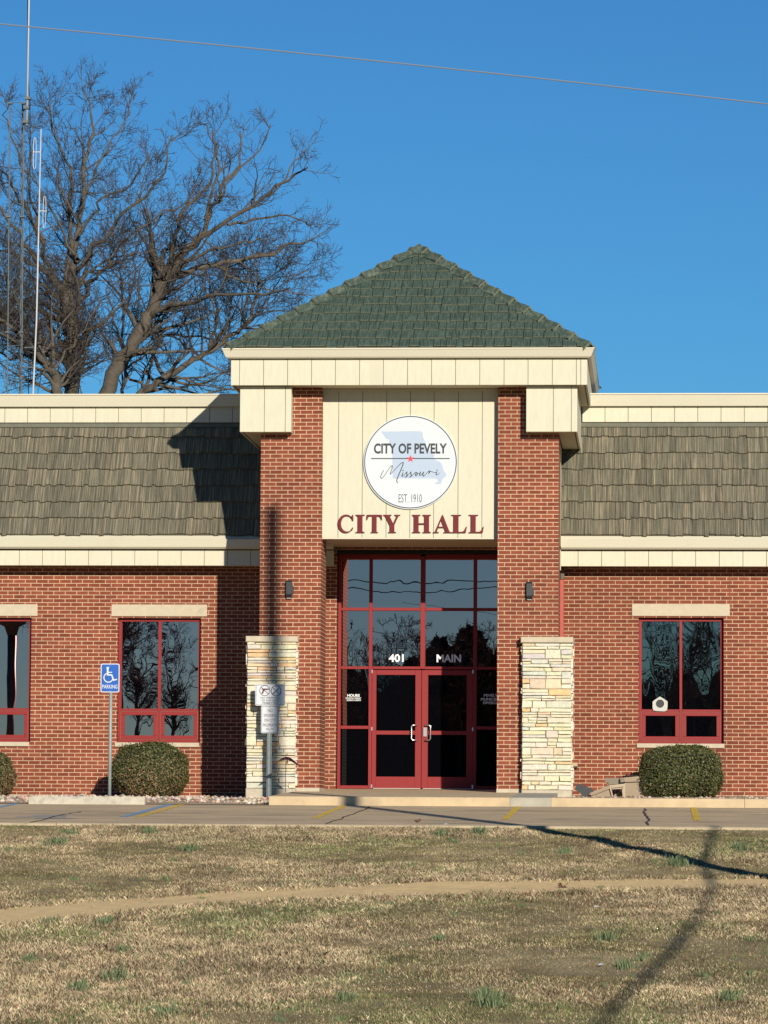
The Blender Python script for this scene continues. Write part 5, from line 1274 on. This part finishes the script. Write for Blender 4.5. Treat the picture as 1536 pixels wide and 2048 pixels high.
treeD = tree(33, TD, 'low bare tree with crooked limbs reaching behind the tower corner', 61, 1.15)

# ------------------------------------------------------------------ radio masts
Ym = 19.0; MASTG = mat('mast_grey', (.13, .15, .15), .6, var=.15, vscale=8)
def Pm(px, py, dy=0): return P(px, py, Ym+dy)
e = empty('lattice_mast', (Pm(34, 800).x, Ym, -.2)); tag(e, 'tall grey lattice radio mast with a white pole rising from its top', 'mast')
m = MB(); legs = []
for px0, px1, dy in ((20, 14.5, 0), (48, 43, 0), (45, 39.5, .28)):
    a = Pm(px0, 205, dy); b = Pm(px1, 800, dy); b = b+(b-a)*1.35; legs.append((a, b)); m.tube([a, b], .015, 6)
m.build('leg', MASTG, e)
m = MB(); n = 46
for i in range(n):
    t0, t1 = i/n, (i+1)/n
    for a, b in ((0, 1), (1, 2), (2, 0)):
        p = legs[a][0].lerp(legs[a][1], t0); q = legs[b][0].lerp(legs[b][1], t1); m.tube([p, q], .0055, 3, cap=False)
        if i % 8 == 0: m.tube([p, legs[b][0].lerp(legs[b][1], t0)], .009, 4, cap=False)
m.build('bracing', MASTG, e)
m = MB(); m.tube([Pm(59, -140, -.06), Pm(58, 0, -.06), Pm(53.5, 250, -.06)], [.016, .019, .026], 8); m.build('top_pole', MASTM, e, smooth=True)
m = MB(); m.tube([Pm(55.5, -140, -.05), Pm(55, 60, -.05), Pm(54.5, 120, -.05), Pm(60, 215, -.05), Pm(60, 420, -.05), Pm(57, 800, -.05)], .010, 5); m.build('cable', BLACK, e)
m = MB()
for px, py in ((57, 196), (54, 215), (53, 243)): a = Pm(px-7, py, -.1); b = Pm(px+4, py, -.1); m.box(a.x, b.x, Ym-.12, Ym+.02, a.z-.03, a.z+.03)
for py in (206, 433, 664):
    for px in (19, 46): a = Pm(px-4-(py-206)*.01, py, -.05); b = Pm(px+5-(py-206)*.01, py, -.05); m.box(a.x, b.x, Ym-.06, Ym+.04, a.z-.015, a.z+.015)
m.build('clamp', MASTG, e)
e = empty('dipole_mast', (Pm(65, 800).x, Ym-.5, -.2)); tag(e, 'slim white antenna pole with two looped dipoles right of the lattice mast', 'mast')
m = MB(); a = Pm(82, 258, -.5); b = Pm(73, 640, -.5); c = Pm(65.5, 800, -.5); d = c+(c-b)*3.2
m.tube([a, b, c, Vector((d.x, d.y, -.3))], [.014, .019, .021, .022], 8); m.build('pole', MASTM, e, smooth=True)
for px, py0, py1, pc in ((70, 275, 338, 304), (89.5, 392, 456, 422)):
    m = MB(); pts = []
    for i in range(24):
        t = 2*math.pi*i/24; sxx = 2.8*math.copysign(abs(math.cos(t))**.5, math.cos(t)); yy_ = (py0+py1)/2+(py1-py0)/2*math.sin(t); pts.append(Pm(px+sxx-(yy_-py0)*.02, yy_, -.5))
    m.tube(pts+[pts[0]], .008, 5); lo, hi = sorted((px+(-3 if px < 80 else 4), 80.5 if px < 80 else 78)); m.tube([Pm(lo, pc, -.5), Pm(hi, pc, -.5)], .014, 5); m.build('dipole', MASTM, e)
m = MB()
for py, lo, hi in ((695, 49, 71), (735, 48, 69)): m.tube([Pm(lo, py, -.3), Pm(hi, py, -.5)], .012, 5)
m.build('bracket', GALV, e)

# ------------------------------------------------------------------ wires and the street side (seen only in the window glass and by its shadows)
m = MB(); Yw = -38.0
pts = []
for i in range(-6, 25):
    t = i/15; px = 1536*t; py = 48+160*t-5.0*math.sin(max(0, min(1, t))*math.pi)*.9; pts.append(P(px, py, Yw))
m.tube(pts, .0058, 6); o = m.build('overhead_wire', WIREM, loc=pts[0]); tag(o, 'thin grey overhead wire sloping across the blue sky', 'wire')
# tall timber pole just outside the right edge: its shadow falls on the left pier
def sunback(p, t): return p+Vector((SA, -1, SB))*t
top = sunback(P(545, 1018, 0), 21.5); pb_z = lawn_z(top.y)
e = empty('utility_pole', (top.x, top.y, pb_z)); tag(e, 'tall timber utility pole standing on the lawn beyond the right edge of view', 'pole')
m = MB(); m.tube([(top.x, top.y, pb_z-.3), (top.x, top.y, top.z)], [.155, .125], 14); m.build('shaft', WOODP, e, smooth=True)
m = MB(); m.tube([(top.x, top.y, top.z), (top.x, top.y, top.z+.12)], [.05, .03], 8); m.build('insulator', GALV, e)
# unseen cable, added and shaped for its streak of shadow on the lawn
a = sunback(Vector((X(1415, 1650, -11), -11.5, -.7)), 13); 
c1 = sunback(lawn_hit(1420, 1790), 13); c2 = sunback(lawn_hit(1205, 2040), 13)
m = MB(); p0 = sunback(a, 22); c15 = c1+(c2-c1)*.12+Vector((.05, 0, 0)); p3 = c2+(c2-c1)*1.2; m.tube([p0, a, a.lerp(c1, .55)+Vector((-.12, 0, 0)), a.lerp(c1, .9), c15, c1.lerp(c2, .5)+Vector((.10, 0, 0)), c2, p3], [.03, .032, .045, .036, .028, .042, .03, .03], 8); o = m.build('shadow_cable', WIREM, loc=p0); tag(o, 'unseen cable over the lawn added to cast the streak shadow', 'wire')
# parking lot lamp reflected in the far left window
mirY = 2*(YW+.15)-CAM.y
def refl(px, py, Y):
    """world point at depth Y whose mirror image in the wall glass shows at the pixel"""
    p = P(px, py, YW+.15); r_ = (p-CAM); t = (YW+.15-Y)/r_.y; return Vector((p.x+r_.x*t, Y, p.z+r_.z*t))
Yk = -11.5; tp = refl(25, 1243, Yk); bt = refl(20, 1480, Yk)
e = empty('car_park_lamp', (bt.x, Yk, lot_z(Yk))); tag(e, 'black car park lamp post reflected in the far left window', 'lamp post')
m = MB(); m.tube([(bt.x, Yk, lot_z(Yk)), (tp.x, Yk, tp.z-.12)], [.11, .09], 10); m.build('post', BLACK, e, smooth=True)
m = MB(); m.tube([(tp.x, Yk, tp.z-.30), (tp.x, Yk, tp.z-.12), (tp.x, Yk, tp.z-.06), (tp.x, Yk, tp.z+.05)], [.10, .16, .30, .34], 14); m.build('lamp_head', BLACK, e, smooth=True)
m = MB(); m.tube([(tp.x, Yk, tp.z+.051), (tp.x, Yk, tp.z+.35), (tp.x, Yk, tp.z+.5)], [.25, .18, .05], 12); m.build('globe', mat('lamp_globe', (.4, .4, .38), .3), e, smooth=True)
# bare trees across the street (copies of the two big trees)
def copy_tree(src, loc, s, rz, label):
    c = src.copy(); SC.collection.objects.link(c); c.location = loc; c.scale = (s, s, s); c.rotation_euler = (0, 0, rz)
    c['label'] = label; c['group'] = 'bare trees across the street'
    for ch in src.children:
        k = ch.copy(); SC.collection.objects.link(k); k.parent = c
    return c
treeS = tree(24, [(p_, w_*.75, v_, d_) for p_, w_, v_, d_ in TA], 'bare street tree with dense fine twigs across the street', 91, .85, 3, 'bare trees across the street', tw=2.1)
g = refl(345, 1600, -92); treeS.location = (g.x, -92, -2.6); treeS.scale = (.62, .62, .60); treeS.rotation_euler = (0, 0, 2.0)
treeS['label'] = 'bare street tree reflected right in the window behind the parking sign'
for k, (px, Yt_, s, rz, src, lab) in enumerate(((170, -84, .62, .5, treeS, 'bare street tree reflected left in the window behind the parking sign'), (275, -98, .66, 1.2, treeS, 'bare street tree reflected at the mullion of the window behind the parking sign'), (705, -96, .62, 1.1, treeS, 'bare street tree reflected in the left sidelight of the entrance'),
                                      (800, -88, .60, 3.0, treeS, 'bare street tree reflected above the address number'), (915, -92, .60, 4.1, treeS, 'bare street tree reflected above the street name'), (1010, -100, .62, 5.2, treeS, 'bare street tree reflected at the right end of the entrance glass'),
                                      (235, -100, .85, 3.6, treeS, 'wide bare street tree behind the others in the left window reflection'), (120, -104, .8, 4.4, treeS, 'bare street tree reflected between the two left windows'), (850, -108, .62, 2.4, treeS, 'wide bare street tree behind the others above the doors'),
                                      (760, -104, .6, 5.6, treeS, 'bare street tree behind the others above the left door'), (960, -110, .62, .2, treeS, 'bare street tree behind the others above the right door'), (1380, -104, .8, 4.0, treeS, 'wide bare street tree behind the others in the right window'),
                                      (1330, -86, .62, .9, treeS, 'bare street tree reflected left in the window behind the boxy bush'), (1430, -95, .66, 2.6, treeS, 'bare street tree reflected right in the window behind the boxy bush'))):
    g = refl(px, 1600, Yt_); copy_tree(src, (g.x, Yt_, -2.6), s, rz, lab)
for py_, lab in ((1163, 'upper thin power line along the street reflected in the entrance glass'), (1170, 'lower sagging power line along the street reflected in the entrance glass')):
    m = MB(); pts = []
    for i in range(25):
        px = -300+i*100; q_ = refl(px, py_, -78); q_.z -= .25*math.sin(i*.7) if py_ > 1165 else 0; pts.append(q_)
    m.tube(pts, .02, 5); o = m.build('power_line', BLACK, loc=pts[0]); tag(o, lab, 'wire', 'power lines along the street')
# evergreens that close the street view
def evergreen(x, y, z, h, w, seed):
    r = np.random.RandomState(seed); n = 5000
    t = r.rand(n)**.75; ang = r.rand(n)*2*np.pi; rad = w*(1-t**1.6)*(.75+.35*r.rand(n))*(1+.25*(fbm(ang*2, t*7, seed, 2)-.5))
    pos = np.c_[np.cos(ang)*rad, np.sin(ang)*rad, .3+t*h]
    d = np.c_[np.cos(ang), np.sin(ang), np.full(n, .3)]+r.normal(size=(n, 3))*.5; d /= np.linalg.norm(d, axis=1)[:, None]
    tt = r.normal(size=(n, 3)); a = np.cross(d, tt); a /= np.linalg.norm(a, axis=1)[:, None]; b = np.cross(d, a); L = r.uniform(.12, .28, n)[:, None]*h/5
    co = np.stack([pos-a*L, pos-b*L*.6, pos+a*L, pos+b*L*.6], 1).reshape(-1, 3)
    tone = np.array([.030, .045, .020])*(.5+1.0*r.rand(n))[:, None]
    return co, tone
co, tn = evergreen(0, 0, 0, 5.6, 2.6, 3)
e0 = empty('evergreen_tree', (0, 0, 0)); fo = fastmesh('crown', co, 4, tn, EVERG, e0)
m = MB(); m.tube([(0, 0, -.3), (0, 0, 4.8)], [.2, .05], 8); m.tube([(0, 0, .3), (0, 0, 2.2), (0, 0, 5.2)], [2.0, 1.7, .3], 10, 1); m.build('trunk', [BARK, CORE], e0)
tag(e0, 'dark evergreen tree closing the far side of the street', 'tree', 'evergreens across the street')
first = True; spots = []
for k, (px, hs) in enumerate(((-60, .45), (30, .42), (120, .6), (210, .5), (300, .65), (400, .55), (640, 1.05), (700, 1.25), (760, 1.1), (820, 1.3), (880, 1.45), (940, 1.55), (1000, 1.35), (1060, 1.25), (1120, .9), (1200, .8), (1290, 1.15), (1370, 1.25), (1450, 1.2), (1540, 1.1))):
    g = refl(px, 1600, -106-3*(k % 3)); spots.append((g.x, g.y, hs, k))
for gx_, gy_, hs, k in spots:
    if first: c = e0; first = False
    else:
        c = e0.copy(); SC.collection.objects.link(c)
        for ch in list(e0.children):
            q = ch.copy(); SC.collection.objects.link(q); q.parent = c
    c.location = (gx_, gy_, -2.4); c.scale = (hs*1.25, hs*1.25, hs*1.15); c.rotation_euler = (0, 0, k*1.3)
print('built', len(bpy.data.objects))
